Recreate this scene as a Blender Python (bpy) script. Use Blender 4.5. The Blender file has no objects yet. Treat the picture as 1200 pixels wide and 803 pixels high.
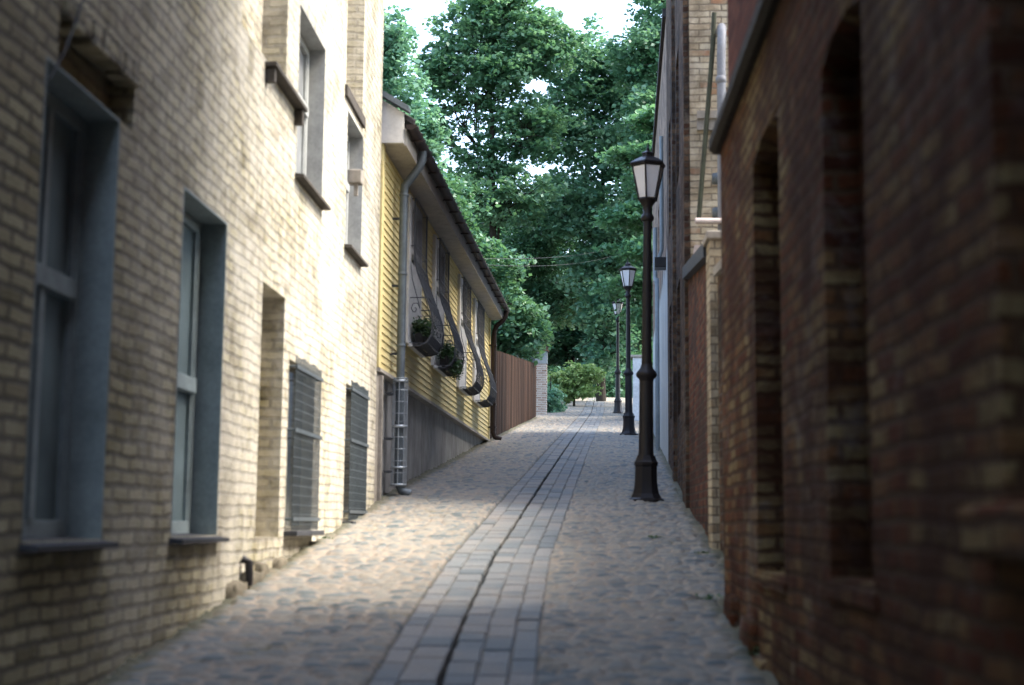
import bpy, bmesh, math, random
import numpy as np
from mathutils import Vector, Matrix
rnd = random.Random(7)
PI = math.pi
R = math.radians
scene = bpy.context.scene
COL = scene.collection

# ------------------------------------------------------------------ helpers
def tag(o, label=None, cat=None, group=None, kind=None):
    if label: o['label'] = label
    if cat: o['category'] = cat
    if group: o['group'] = group
    if kind: o['kind'] = kind
    return o

def empty(name, loc=(0, 0, 0), rz=0.0):
    o = bpy.data.objects.new(name, None)
    o.location = loc; o.rotation_euler = (0, 0, rz); o.empty_display_size = .2
    COL.objects.link(o)
    return o

class MB:
    """mesh builder collecting shapes into one mesh"""
    def __init__(s):
        s.v = []; s.f = []; s.sm = []
    def add(s, vs, fs, smooth=False):
        n = len(s.v); s.v += [tuple(v) for v in vs]
        s.f += [tuple(i + n for i in f) for f in fs]; s.sm += [smooth] * len(fs)
    def quad(s, a, b, c, d): s.add([a, b, c, d], [(0, 1, 2, 3)])
    def box(s, x0, x1, y0, y1, z0, z1, bev=0.0):
        if bev <= 0:
            vs = [(x, y, z) for z in (z0, z1) for y in (y0, y1) for x in (x0, x1)]
            s.add(vs, [(0, 2, 3, 1), (4, 5, 7, 6), (0, 1, 5, 4), (2, 6, 7, 3), (0, 4, 6, 2), (1, 3, 7, 5)])
        else:
            bm = bmesh.new(); bmesh.ops.create_cube(bm, size=1)
            for v in bm.verts:
                v.co = Vector(((x0 + x1) / 2 + v.co.x * (x1 - x0), (y0 + y1) / 2 + v.co.y * (y1 - y0), (z0 + z1) / 2 + v.co.z * (z1 - z0)))
            bmesh.ops.bevel(bm, geom=bm.edges[:], offset=bev, segments=2, affect='EDGES', profile=.5)
            s.addbm(bm)
    def addbm(s, bm, smooth=False):
        bm.verts.ensure_lookup_table(); bm.verts.index_update()
        s.add([v.co[:] for v in bm.verts], [[v.index for v in f.verts] for f in bm.faces], smooth); bm.free()
    def prism(s, poly, a, b, axis='x'):
        """extrude 2-D polygon along an axis; poly given in the two other axes"""
        n = len(poly)
        def P(p, t):
            return (t, p[0], p[1]) if axis == 'x' else ((p[0], t, p[1]) if axis == 'y' else (p[0], p[1], t))
        s.add([P(p, a) for p in poly] + [P(p, b) for p in poly],
              [tuple(range(n))[::-1], tuple(range(n, 2 * n))] + [(i, (i + 1) % n, n + (i + 1) % n, n + i) for i in range(n)])
    def tube(s, pts, r, n=8, cap=True):
        pts = [Vector(p) for p in pts]; m = len(pts)
        rr = r if isinstance(r, (list, tuple)) else [r] * m
        vs = []; prev = None
        for i, p in enumerate(pts):
            t = (pts[min(i + 1, m - 1)] - pts[max(i - 1, 0)])
            t = t.normalized() if t.length > 1e-9 else Vector((0, 0, 1))
            if prev is None:
                a = t.orthogonal().normalized()
            else:
                a = (prev - t * prev.dot(t))
                a = a.normalized() if a.length > 1e-6 else t.orthogonal().normalized()
            prev = a; b = t.cross(a)
            for k in range(n):
                an = 2 * PI * k / n
                vs.append(p + (a * math.cos(an) + b * math.sin(an)) * rr[i])
        fs = [(i * n + k, i * n + (k + 1) % n, (i + 1) * n + (k + 1) % n, (i + 1) * n + k) for i in range(m - 1) for k in range(n)]
        s.add(vs, fs, True)
        if cap:
            s.add(vs[:n], [tuple(range(n))[::-1]]); s.add(vs[-n:], [tuple(range(n))])
    def lathe(s, prof, n=20, c=(0, 0), smooth=True, rot=0.0):
        vs = []
        for (r, z) in prof:
            for k in range(n):
                a = 2 * PI * k / n + rot
                vs.append((c[0] + r * math.cos(a), c[1] + r * math.sin(a), z))
        m = len(prof)
        fs = [(i * n + k, i * n + (k + 1) % n, (i + 1) * n + (k + 1) % n, (i + 1) * n + k) for i in range(m - 1) for k in range(n)]
        s.add(vs, fs, smooth)
        s.add(vs[:n], [tuple(range(n))[::-1]]); s.add(vs[-n:], [tuple(range(n))])
    def build(s, name, mat, parent=None, attr=None):
        me = bpy.data.meshes.new(name)
        me.from_pydata(s.v, [], s.f)
        me.polygons.foreach_set('use_smooth', s.sm)
        me.update()
        if attr is not None:
            a = me.attributes.new('rnd', 'FLOAT', 'POINT'); a.data.foreach_set('value', attr)
        me.materials.append(mat)
        o = bpy.data.objects.new(name, me); COL.objects.link(o)
        if parent: o.parent = parent
        return o

def npmesh(name, co, quads, mat, attrs={}, parent=None, smooth=False):
    me = bpy.data.meshes.new(name)
    co = np.asarray(co, dtype=np.float32).reshape(-1, 3); quads = np.asarray(quads, dtype=np.int32).reshape(-1, 4)
    me.vertices.add(len(co)); me.vertices.foreach_set('co', co.ravel())
    me.loops.add(quads.size); me.loops.foreach_set('vertex_index', quads.ravel())
    me.polygons.add(len(quads)); me.polygons.foreach_set('loop_start', np.arange(0, quads.size, 4, dtype=np.int32))
    me.polygons.foreach_set('loop_total', np.full(len(quads), 4, dtype=np.int32))
    me.polygons.foreach_set('use_smooth', np.full(len(quads), smooth))
    me.update(calc_edges=True)
    for k, a in attrs.items():
        at = me.attributes.new(k, 'FLOAT', 'POINT'); at.data.foreach_set('value', np.asarray(a, dtype=np.float32))
    me.materials.append(mat)
    o = bpy.data.objects.new(name, me); COL.objects.link(o)
    if parent: o.parent = parent
    return o

def copy_tree(o, parent=None):
    c = o.copy(); COL.objects.link(c); c.parent = parent
    for ch in list(o.children): copy_tree(ch, c)
    return c

# ------------------------------------------------------------------ materials
class NT:
    def __init__(s, name):
        s.m = bpy.data.materials.new(name); s.m.use_nodes = True
        s.t = s.m.node_tree; s.n = s.t.nodes; s.l = s.t.links
        s.b = s.n['Principled BSDF']
        s.b.inputs['Specular IOR Level'].default_value = .18
    def N(s, typ, **kw):
        n = s.n.new(typ)
        for k, v in kw.items(): setattr(n, k, v)
        return n
    def L(s, a, b): s.l.new(a, b)
    def set(s, inp, v):
        if hasattr(v, 'is_output') or isinstance(v, bpy.types.NodeSocket): s.L(v, inp)
        else:
            inp.default_value = (tuple(v) + (1,)) if (isinstance(v, (tuple, list)) and len(v) == 3 and inp.type == 'RGBA') else v
    def coord(s): 
        return s.N('ShaderNodeTexCoord').outputs['Object']
    def noise(s, vec, scale, detail=4, rough=.6, dist=0, out='Fac'):
        n = s.N('ShaderNodeTexNoise'); n.inputs['Scale'].default_value = scale; n.inputs['Detail'].default_value = detail
        n.inputs['Roughness'].default_value = rough; n.inputs['Distortion'].default_value = dist
        s.L(vec, n.inputs['Vector']); return n.outputs[out]
    def math(s, op, a, b=0.0, c=None, clamp=False):
        n = s.N('ShaderNodeMath', operation=op, use_clamp=clamp); s.set(n.inputs[0], a); s.set(n.inputs[1], b)
        if c is not None: s.set(n.inputs[2], c)
        return n.outputs[0]
    def vmath(s, op, a, b=None, scale=None):
        n = s.N('ShaderNodeVectorMath', operation=op); s.set(n.inputs[0], a)
        if b is not None: s.set(n.inputs[1], b)
        if scale is not None: s.set(n.inputs['Scale'], scale)
        return n.outputs[0]
    def ramp(s, fac, stops, interp='LINEAR'):
        n = s.N('ShaderNodeValToRGB'); e = n.color_ramp.elements; n.color_ramp.interpolation = interp
        while len(e) < len(stops): e.new(.5)
        for i, (p, c) in enumerate(stops):
            e[i].position = p; e[i].color = (tuple(c) + (1,)) if not isinstance(c, (int, float)) else (c, c, c, 1)
        s.L(fac, n.inputs[0]); return n.outputs[0]
    def mix(s, fac, a, b, mode='MIX'):
        n = s.N('ShaderNodeMix', data_type='RGBA', blend_type=mode, clamp_factor=True)
        s.set(n.inputs[0], fac); s.set(n.inputs[6], a); s.set(n.inputs[7], b); return n.outputs[2]
    def rng(s, v, a, b, c=0., d=1.):
        n = s.N('ShaderNodeMapRange', clamp=True); s.set(n.inputs[0], v)
        for i, q in enumerate((a, b, c, d)): n.inputs[i + 1].default_value = q
        return n.outputs[0]
    def bump(s, h, strength=.5, dist=.01, normal=None):
        n = s.N('ShaderNodeBump'); n.inputs['Strength'].default_value = strength; n.inputs['Distance'].default_value = dist
        s.L(h, n.inputs['Height'])
        if normal is not None: s.L(normal, n.inputs['Normal'])
        return n.outputs[0]
    def out(s, col=None, rough=None, normal=None, metal=None):
        if col is not None: s.set(s.b.inputs['Base Color'], col)
        if rough is not None: s.set(s.b.inputs['Roughness'], rough)
        if normal is not None: s.L(normal, s.b.inputs['Normal'])
        if metal is not None: s.b.inputs['Metallic'].default_value = metal
        return s.m

def brick_mat(name, ramp, mortar, course=.078, blen=.255, mw=.012, pale=None, pale_rng=(.5, .7), pale_amt=.7,
              stain=None, stain_rng=(.55, .72), depth=.012, top=None, low=None, warp=1.0, cluster=0.0, streak=0.35, sunlit_pale=None):
    m = NT(name); co = m.coord()
    sep = m.N('ShaderNodeSeparateXYZ'); m.L(co, sep.inputs[0])
    u = m.math('ADD', sep.outputs[0], sep.outputs[1])
    cb = m.N('ShaderNodeCombineXYZ'); m.L(u, cb.inputs[0]); m.L(sep.outputs[2], cb.inputs[1])
    n1 = m.noise(cb.outputs[0], 3.0, 3, .6, out='Color'); n2 = m.noise(cb.outputs[0], 22, 2, .5, out='Color')
    d = m.vmath('SCALE', m.vmath('SUBTRACT', n1, (.5, .5, .5)), scale=.035 * warp)
    d2 = m.vmath('SCALE', m.vmath('SUBTRACT', n2, (.5, .5, .5)), scale=.014 * warp)
    vec = m.vmath('ADD', m.vmath('ADD', cb.outputs[0], d), d2)
    vec = m.vmath('ADD', vec, (40.0, 0, 0))
    def bt(mws, smooth):
        b = m.N('ShaderNodeTexBrick'); b.offset = .5; b.squash = 1.0
        b.inputs['Color1'].default_value = (0, 0, 0, 1); b.inputs['Color2'].default_value = (1, 1, 1, 1); b.inputs['Mortar'].default_value = (.5, .5, .5, 1)
        b.inputs['Scale'].default_value = 1; b.inputs['Mortar Size'].default_value = mws; b.inputs['Mortar Smooth'].default_value = smooth
        b.inputs['Brick Width'].default_value = blen; b.inputs['Row Height'].default_value = course
        m.L(vec, b.inputs['Vector']); return b
    b = bt(mw, .35)
    sel = b.outputs['Color']
    if cluster:
        cn = m.noise(m.vmath('ADD', co, (1.7, 4.4, 9.1)), .75, 4, .65, .5)
        sel = m.math('ADD', m.math('MULTIPLY', sel, 1 - cluster * .35, clamp=False), m.math('MULTIPLY', m.math('SUBTRACT', cn, .415), cluster * 3.4), clamp=True)
    col = m.ramp(sel, ramp)
    fine = m.noise(co, 38, 5, .7)
    mid = m.noise(co, 7, 4, .65)
    big = m.noise(co, .9, 5, .6, .6)
    col = m.mix(m.rng(fine, .3, .75, 0, .45), col, (ramp[0][1][0] * .55, ramp[0][1][1] * .55, ramp[0][1][2] * .55))
    col = m.mix(b.outputs['Fac'], col, mortar)
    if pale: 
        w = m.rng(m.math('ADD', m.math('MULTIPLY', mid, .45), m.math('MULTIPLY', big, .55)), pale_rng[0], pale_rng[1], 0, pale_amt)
        if sunlit_pale: w = m.math('MULTIPLY', w, m.rng(m.math('ADD', sep.outputs[0], m.math('MULTIPLY', big, 2.0)), sunlit_pale[0], sunlit_pale[1], .12, 1))  # pale wear grows along the wall, putting sunlight into the far bricks' colour
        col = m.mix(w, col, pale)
    if stain:
        bg2 = m.noise(m.vmath('ADD', co, (7.3, 2.1, 5.5)), 1.4, 6, .68, .8)
        col = m.mix(m.rng(bg2, stain_rng[0], stain_rng[1], 0, .8), col, stain)
    if streak:
        sn = m.noise(m.vmath('MULTIPLY', co, (3.2, 3.2, .32)), 1.3, 5, .7, .3)
        col = m.mix(m.rng(sn, .52, .74, 0, streak), col, (ramp[0][1][0] * .45, ramp[0][1][1] * .45, ramp[0][1][2] * .45))
    if top:   # (height, colour, softness): plaster or other finish above a height
        e = m.math('ADD', sep.outputs[2], m.math('MULTIPLY', m.math('SUBTRACT', mid, .5), 1.0))
        col = m.mix(m.rng(e, top[0] - top[2], top[0] + top[2], 0, top[3]), col, top[1])
    h = m.math('MULTIPLY', m.math('SUBTRACT', 1.0, b.outputs['Fac']), 1.0)
    h = m.math('ADD', h, m.math('MULTIPLY', b.outputs['Color'], .35))
    h = m.math('ADD', h, m.math('MULTIPLY', fine, .45)); h = m.math('ADD', h, m.math('MULTIPLY', mid, .5))
    m.b.inputs['Specular IOR Level'].default_value = .12
    return m.out(col, .97, m.bump(h, .9, depth))

def plain(name, c, rough=.6, var=.25, scale=6, bumpd=.002, metal=None, c2=None, spec=None, stretch=None):
    m = NT(name); co = m.coord()
    v = co
    if stretch: v = m.vmath('MULTIPLY', co, stretch)
    n = m.noise(v, scale, 5, .65); n2 = m.noise(v, scale * 7, 4, .6)
    f = m.math('ADD', m.math('MULTIPLY', n, .65), m.math('MULTIPLY', n2, .35))
    c2 = c2 or tuple(q * (1 - var) * .8 for q in c)
    col = m.mix(m.rng(f, .35, .68, 0, 1), c, c2)
    if spec is not None: m.b.inputs['Specular IOR Level'].default_value = spec
    return m.out(col, m.rng(n2, .3, .7, max(rough - .1, 0), min(rough + .1, 1)), m.bump(f, .6, bumpd), metal)

M = {}
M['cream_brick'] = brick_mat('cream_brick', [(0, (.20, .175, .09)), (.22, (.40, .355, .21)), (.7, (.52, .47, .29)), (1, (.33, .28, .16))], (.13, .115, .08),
                             mw=.016, pale=(.68, .645, .56), pale_rng=(.34, .55), pale_amt=.74, stain=(.20, .175, .13), stain_rng=(.52, .74), depth=.026, warp=1.6, sunlit_pale=(6.6, 11.2))
M['dark_brick'] = brick_mat('dark_brick', [(0, (.055, .018, .009)), (.3, (.125, .040, .017)), (.55, (.18, .072, .030)), (.75, (.23, .13, .055)), (1, (.31, .23, .11))], (.095, .055, .030),
                            mw=.016, stain=(.055, .022, .011), stain_rng=(.44, .58), pale=(.19, .165, .15), pale_rng=(.53, .63), pale_amt=.55, depth=.035, warp=1.7, cluster=.8)
M['brown_brick'] = brick_mat('brown_brick', [(0, (.06, .032, .024)), (.5, (.12, .07, .045)), (.8, (.2, .13, .08)), (1, (.16, .1, .07))], (.10, .085, .07),
                             mw=.013, stain=(.028, .024, .022), stain_rng=(.44, .6), pale=(.24, .21, .17), pale_rng=(.54, .64), pale_amt=.6, depth=.03)
M['yellow_brick'] = brick_mat('yellow_brick', [(0, (.30, .23, .15)), (.2, (.44, .38, .27)), (.75, (.54, .48, .36)), (.93, (.42, .34, .23)), (1, (.32, .17, .10))], (.2, .17, .13),
                              mw=.01, pale=(.6, .54, .44), pale_rng=(.5, .66), pale_amt=.5, stain=(.15, .12, .085), stain_rng=(.46, .64), depth=.02, cluster=.25, streak=.6)
M['red_brick'] = brick_mat('red_brick', [(0, (.06, .025, .017)), (.5, (.135, .046, .027)), (1, (.21, .085, .045))], (.09, .07, .052), mw=.013, stain=(.045, .032, .026), stain_rng=(.42, .56), pale=(.2, .14, .09), pale_rng=(.55, .66), depth=.012)
M['upper_brick'] = brick_mat('upper_brick', [(0, (.08, .026, .016)), (.5, (.125, .04, .025)), (1, (.17, .062, .04))], (.07, .035, .027), mw=.009, stain=(.1, .04, .03), depth=.008)
M['pillar_brick'] = brick_mat('pillar_brick', [(0, (.2, .11, .08)), (.4, (.36, .29, .25)), (1, (.44, .4, .37))], (.42, .40, .38), mw=.02, blen=.27, depth=.014)
M['blue_reveal'] = plain('blue_reveal', (.31, .37, .37), .8, .25, 5, .003)
M['grey_reveal'] = plain('grey_reveal', (.42, .43, .42), .8, .2, 5, .003)
M['frame_blue'] = plain('frame_blue', (.30, .365, .38), .55, .2, 9, .001)
M['frame_pale'] = plain('frame_pale', (.45, .47, .46), .55, .2, 9, .001)
M['slate_sill'] = plain('slate_sill', (.07, .075, .085), .6, .3, 9, .002)
M['wood_dark'] = plain('wood_dark', (.10, .09, .08), .8, .3, 9, .003)
M['iron'] = plain('iron', (.016, .015, .017), .38, .35, 12, .0015, c2=(.022, .019, .019))
M['bar_iron'] = plain('bar_iron', (.075, .08, .088), .55, .3, 12, .001)
M['zinc'] = plain('zinc', (.17, .20, .22), .5, .3, 7, .002, metal=.35)
M['pvc'] = plain('pvc', (.24, .25, .27), .5, .15, 7, .001)
M['bluepipe'] = plain('bluepipe', (.24, .28, .30), .55, .2, 7, .001)
M['cage'] = plain('cage', (.55, .60, .64), .4, .15, 9, .001, metal=.5)
M['brown_metal'] = plain('brown_metal', (.045, .032, .028), .55, .3, 9, .001)
M['green_metal'] = plain('green_metal', (.06, .065, .04), .6, .3, 9, .001)
M['white_paint'] = plain('white_paint', (.78, .75, .70), .6, .12, 4, .001)
M['window_white'] = plain('window_white', (.80, .79, .76), .5, .15, 8, .001)
M['grille_iron'] = plain('grille_iron', (.12, .125, .135), .5, .3, 12, .001)
M['grid'] = plain('grid', (.10, .122, .138), .5, .2, 9, .001)
M['plaster_pink'] = plain('plaster_pink', (.62, .52, .47), .9, .15, 5, .003)
M['soffit'] = plain('soffit', (.50, .46, .40), .75, .25, 5, .002)
M['plinth'] = plain('plinth', (.46, .45, .42), .92, .5, 1.6, .008, stretch=(1, 1, .45), c2=(.19, .185, .17))
M['blue_plaster'] = plain('blue_plaster', (.28, .32, .35), .9, .3, 2.2, .004)
M['white_plaster'] = plain('white_plaster', (.55, .58, .60), .9, .3, 2.0, .004)
M['concrete'] = plain('concrete', (.36, .33, .29), .92, .35, 4, .004)
M['old_mortar'] = plain('old_mortar', (.20, .175, .13), .95, .5, 5, .01, c2=(.08, .07, .05))
M['tile'] = plain('tile', (.06, .055, .055), .8, .35, 6, .003)
M['cornice'] = plain('cornice', (.018, .013, .009), .8, .35, 5, .004)
M['bark'] = plain('bark', (.045, .037, .03), .95, .4, 5, .03, stretch=(3, 3, .6))
M['soil'] = plain('soil', (.045, .035, .025), .95, .3, 12, .01)
M['clay'] = plain('clay', (.05, .045, .04), .8, .3, 9, .002)
M['flower'] = plain('flower', (.75, .68, .66), .7, .1, 9, .001)

def yellow_mat():
    m = NT('yellow_boards'); co = m.coord()
    st = m.noise(m.vmath('MULTIPLY', co, (1.2, 4, 22)), 3, 4, .6); bg = m.noise(co, 1.1, 5, .65, .4); fi = m.noise(co, 30, 4, .6)
    col = m.ramp(bg, [(.3, (.74, .60, .26)), (.55, (.80, .67, .33)), (.72, (.74, .65, .40))])
    col = m.mix(m.rng(st, .5, .75, 0, .4), col, (.40, .29, .09))
    col = m.mix(m.rng(fi, .6, .75, 0, .35), col, (.28, .22, .12))
    return m.out(col, .6, m.bump(m.math('ADD', st, fi), .5, .003))
M['yellow'] = yellow_mat()

def fence_mat():
    m = NT('fence_boards'); co = m.coord()
    sep = m.N('ShaderNodeSeparateXYZ'); m.L(co, sep.inputs[0])
    st = m.noise(m.vmath('MULTIPLY', co, (24, 24, 1.3)), 1.2, 5, .65)
    cell = m.N('ShaderNodeTexWhiteNoise', noise_dimensions='1D')
    m.L(m.math('FLOOR', m.math('DIVIDE', sep.outputs[0], .15)), cell.inputs['W'])
    col = m.ramp(cell.outputs['Value'], [(0, (.022, .016, .013)), (.5, (.048, .028, .020)), (1, (.085, .048, .033))])
    col = m.mix(m.rng(st, .45, .7, 0, .6), col, (.028, .02, .017))
    return m.out(col, .8, m.bump(st, .6, .004))
M['fence'] = fence_mat(); M['fence'].node_tree.nodes['Principled BSDF'].inputs['Specular IOR Level'].default_value = .05

def glass_mat(name, c=(.02, .025, .028), rough=.12):
    m = NT(name); co = m.coord(); n = m.noise(co, 1.7, 3, .5)
    m.b.inputs['Specular IOR Level'].default_value = .6
    return m.out(m.mix(m.rng(n, .35, .65), c, tuple(q * 1.9 for q in c)), rough, m.bump(n, .15, .01))
M['glass'] = glass_mat('window_glass')
M['glass_blue'] = glass_mat('window_glass_curtained', (.11, .145, .155), .22)
M['glass_grey'] = glass_mat('window_glass_grey', (.16, .17, .175), .25)

def lantern_mat():
    m = NT('frosted_glass'); co = m.coord(); n = m.noise(co, 9, 3, .5)
    return m.out(m.mix(n, (.70, .69, .70), (.58, .58, .61)), .3)
M['frost'] = lantern_mat()

def leaf_mat(name, a, b, c, trans=.5):
    m = NT(name)
    at = m.N('ShaderNodeAttribute', attribute_name='rnd')
    col = m.ramp(at.outputs['Fac'], [(0, a), (.5, b), (1, c)])
    oi = m.N('ShaderNodeObjectInfo').outputs['Random']
    hs = m.N('ShaderNodeHueSaturation'); m.L(col, hs.inputs['Color']); m.L(m.rng(oi, 0, 1, .465, .515), hs.inputs['Hue']); m.L(m.rng(oi, 0, 1, .85, 1.2), hs.inputs['Value'])
    co = m.coord(); ln = m.noise(co, .55, 3, .6)
    col = m.mix(m.rng(ln, .45, .65, 0, .5), hs.outputs[0], m.mix(.5, c, (.20, .34, .14)))
    m.set(m.b.inputs['Base Color'], col); m.b.inputs['Roughness'].default_value = .42; m.b.inputs['Specular IOR Level'].default_value = .5
    tr = m.N('ShaderNodeBsdfTranslucent'); m.L(m.mix(.5, col, (.10, .20, .03), 'MIX'), tr.inputs['Color'])
    mx = m.N('ShaderNodeMixShader'); mx.inputs[0].default_value = trans
    m.L(m.b.outputs[0], mx.inputs[1]); m.L(tr.outputs[0], mx.inputs[2])
    o = [n for n in m.n if n.type == 'OUTPUT_MATERIAL'][0]; m.L(mx.outputs[0], o.inputs['Surface'])
    return m.m
M['leaf_mid'] = leaf_mat('leaf_mid', (.055, .165, .12), (.11, .265, .195), (.26, .45, .33))
M['leaf_dark'] = leaf_mat('leaf_dark', (.034, .12, .088), (.062, .18, .13), (.14, .28, .19), .4)
M['leaf_light'] = leaf_mat('leaf_light', (.055, .17, .11), (.10, .25, .155), (.17, .36, .20))
M['leaf_lime'] = leaf_mat('leaf_lime', (.15, .32, .11), (.24, .44, .17), (.33, .52, .24), .5)
M['leaf_box'] = leaf_mat('leaf_box', (.03, .07, .035), (.05, .11, .05), (.09, .16, .07), .25)

# ------------------------------------------------------------------ terrain
def g(y):
    if y < -20: return -2.12
    if y < 50: return .106 * y
    if y < 74: return 5.3 + .113 * (y - 50)
    if y < 82: t = (y - 74) / 8; return 8.012 + 8 * (.113 * (t - t * t / 2))
    return 8.464
gv = np.vectorize(g)
def interp(tab, y): 
    ys, xs = zip(*tab); return np.interp(y, ys, xs)
LEFT = [(-20, -3.3), (16.4, -1.555), (17, -1.55), (31.6, -.47), (47.5, .86), (52, .9), (60, .6), (90, 0)]
RIGHT = [(-20, .1), (9.6, 1.43), (9.75, 1.66), (12.4, 1.79), (16, 2.02), (36, 3.6), (38, 4.0), (52, 5.0), (62, 6.4), (90, 9)]
GROOVE = [(-20, -1.75), (7.1, -.345), (8.8, -.29), (11.9, -.14), (14, .02), (20.7, .51), (28.8, 1.12), (52, 2.9), (54, 3.05), (75, 4.42), (90, 5.4)]

def road_mat():
    m = NT('cobbles')
    co = m.coord()
    idn = m.N('ShaderNodeAttribute', attribute_name='rnd').outputs['Fac']
    jn = m.N('ShaderNodeAttribute', attribute_name='joint').outputs['Fac']
    big = m.noise(co, .55, 4, .6); fi = m.noise(co, 45, 4, .65); mid = m.noise(co, 9, 3, .6)
    stone = m.ramp(idn, [(0, (.085, .107, .115)), (.25, (.155, .172, .170)), (.5, (.225, .218, .19)), (.75, (.26, .235, .19)), (1, (.12, .145, .15))])
    stone = m.mix(m.rng(fi, .4, .7, 0, .35), stone, (.12, .115, .11))
    sand = m.mix(mid, (.20, .17, .135), (.34, .285, .225))
    cov = m.math('ADD', jn, m.math('MULTIPLY', m.math('SUBTRACT', m.math('ADD', m.math('MULTIPLY', big, .6), m.math('MULTIPLY', mid, .4)), .5), 1.3))
    col = m.mix(m.rng(cov, .16, .66, 0, .9), stone, sand)
    dirt = m.noise(m.vmath('ADD', co, (3, 9, 1)), 1.7, 5, .7)
    col = m.mix(m.rng(dirt, .60, .74, 0, .4), col, (.11, .10, .085))
    moss = m.noise(m.vmath('ADD', co, (13, 2, 5)), 1.1, 5, .7)
    col = m.mix(m.math('MULTIPLY', m.rng(moss, .55, .68, 0, .55), m.rng(jn, .2, .7)), col, (.055, .075, .03))
    ed = m.N('ShaderNodeAttribute', attribute_name='edge').outputs['Fac']
    col = m.mix(m.rng(m.math('ADD', ed, m.math('SUBTRACT', mid, .5)), .3, .8, 0, .8), col, m.mix(moss, (.12, .10, .07), (.05, .065, .03)))
    gr = m.N('ShaderNodeAttribute', attribute_name='groove').outputs['Fac']
    col = m.mix(gr, col, (.022, .02, .018))
    return m.out(col, .85, m.bump(m.math('ADD', fi, mid), .6, .008))
M['road'] = road_mat()

def paver_mat():
    m = NT('granite_setts'); co = m.coord()
    idn = m.N('ShaderNodeAttribute', attribute_name='rnd').outputs['Fac']
    fi = m.noise(co, 55, 5, .7); bg = m.noise(co, 1.3, 4, .65)
    c = m.ramp(idn, [(0, (.13, .155, .165)), (.4, (.18, .197, .20)), (1, (.24, .235, .22))])
    c = m.mix(m.rng(fi, .42, .66, 0, .55), c, (.12, .12, .125))
    c = m.mix(m.rng(bg, .46, .66, 0, .55), c, (.26, .225, .185))
    return m.out(c, .78, m.bump(m.math('ADD', fi, m.noise(co, 14, 3, .6)), .8, .008))
M['paver'] = paver_mat()

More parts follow.
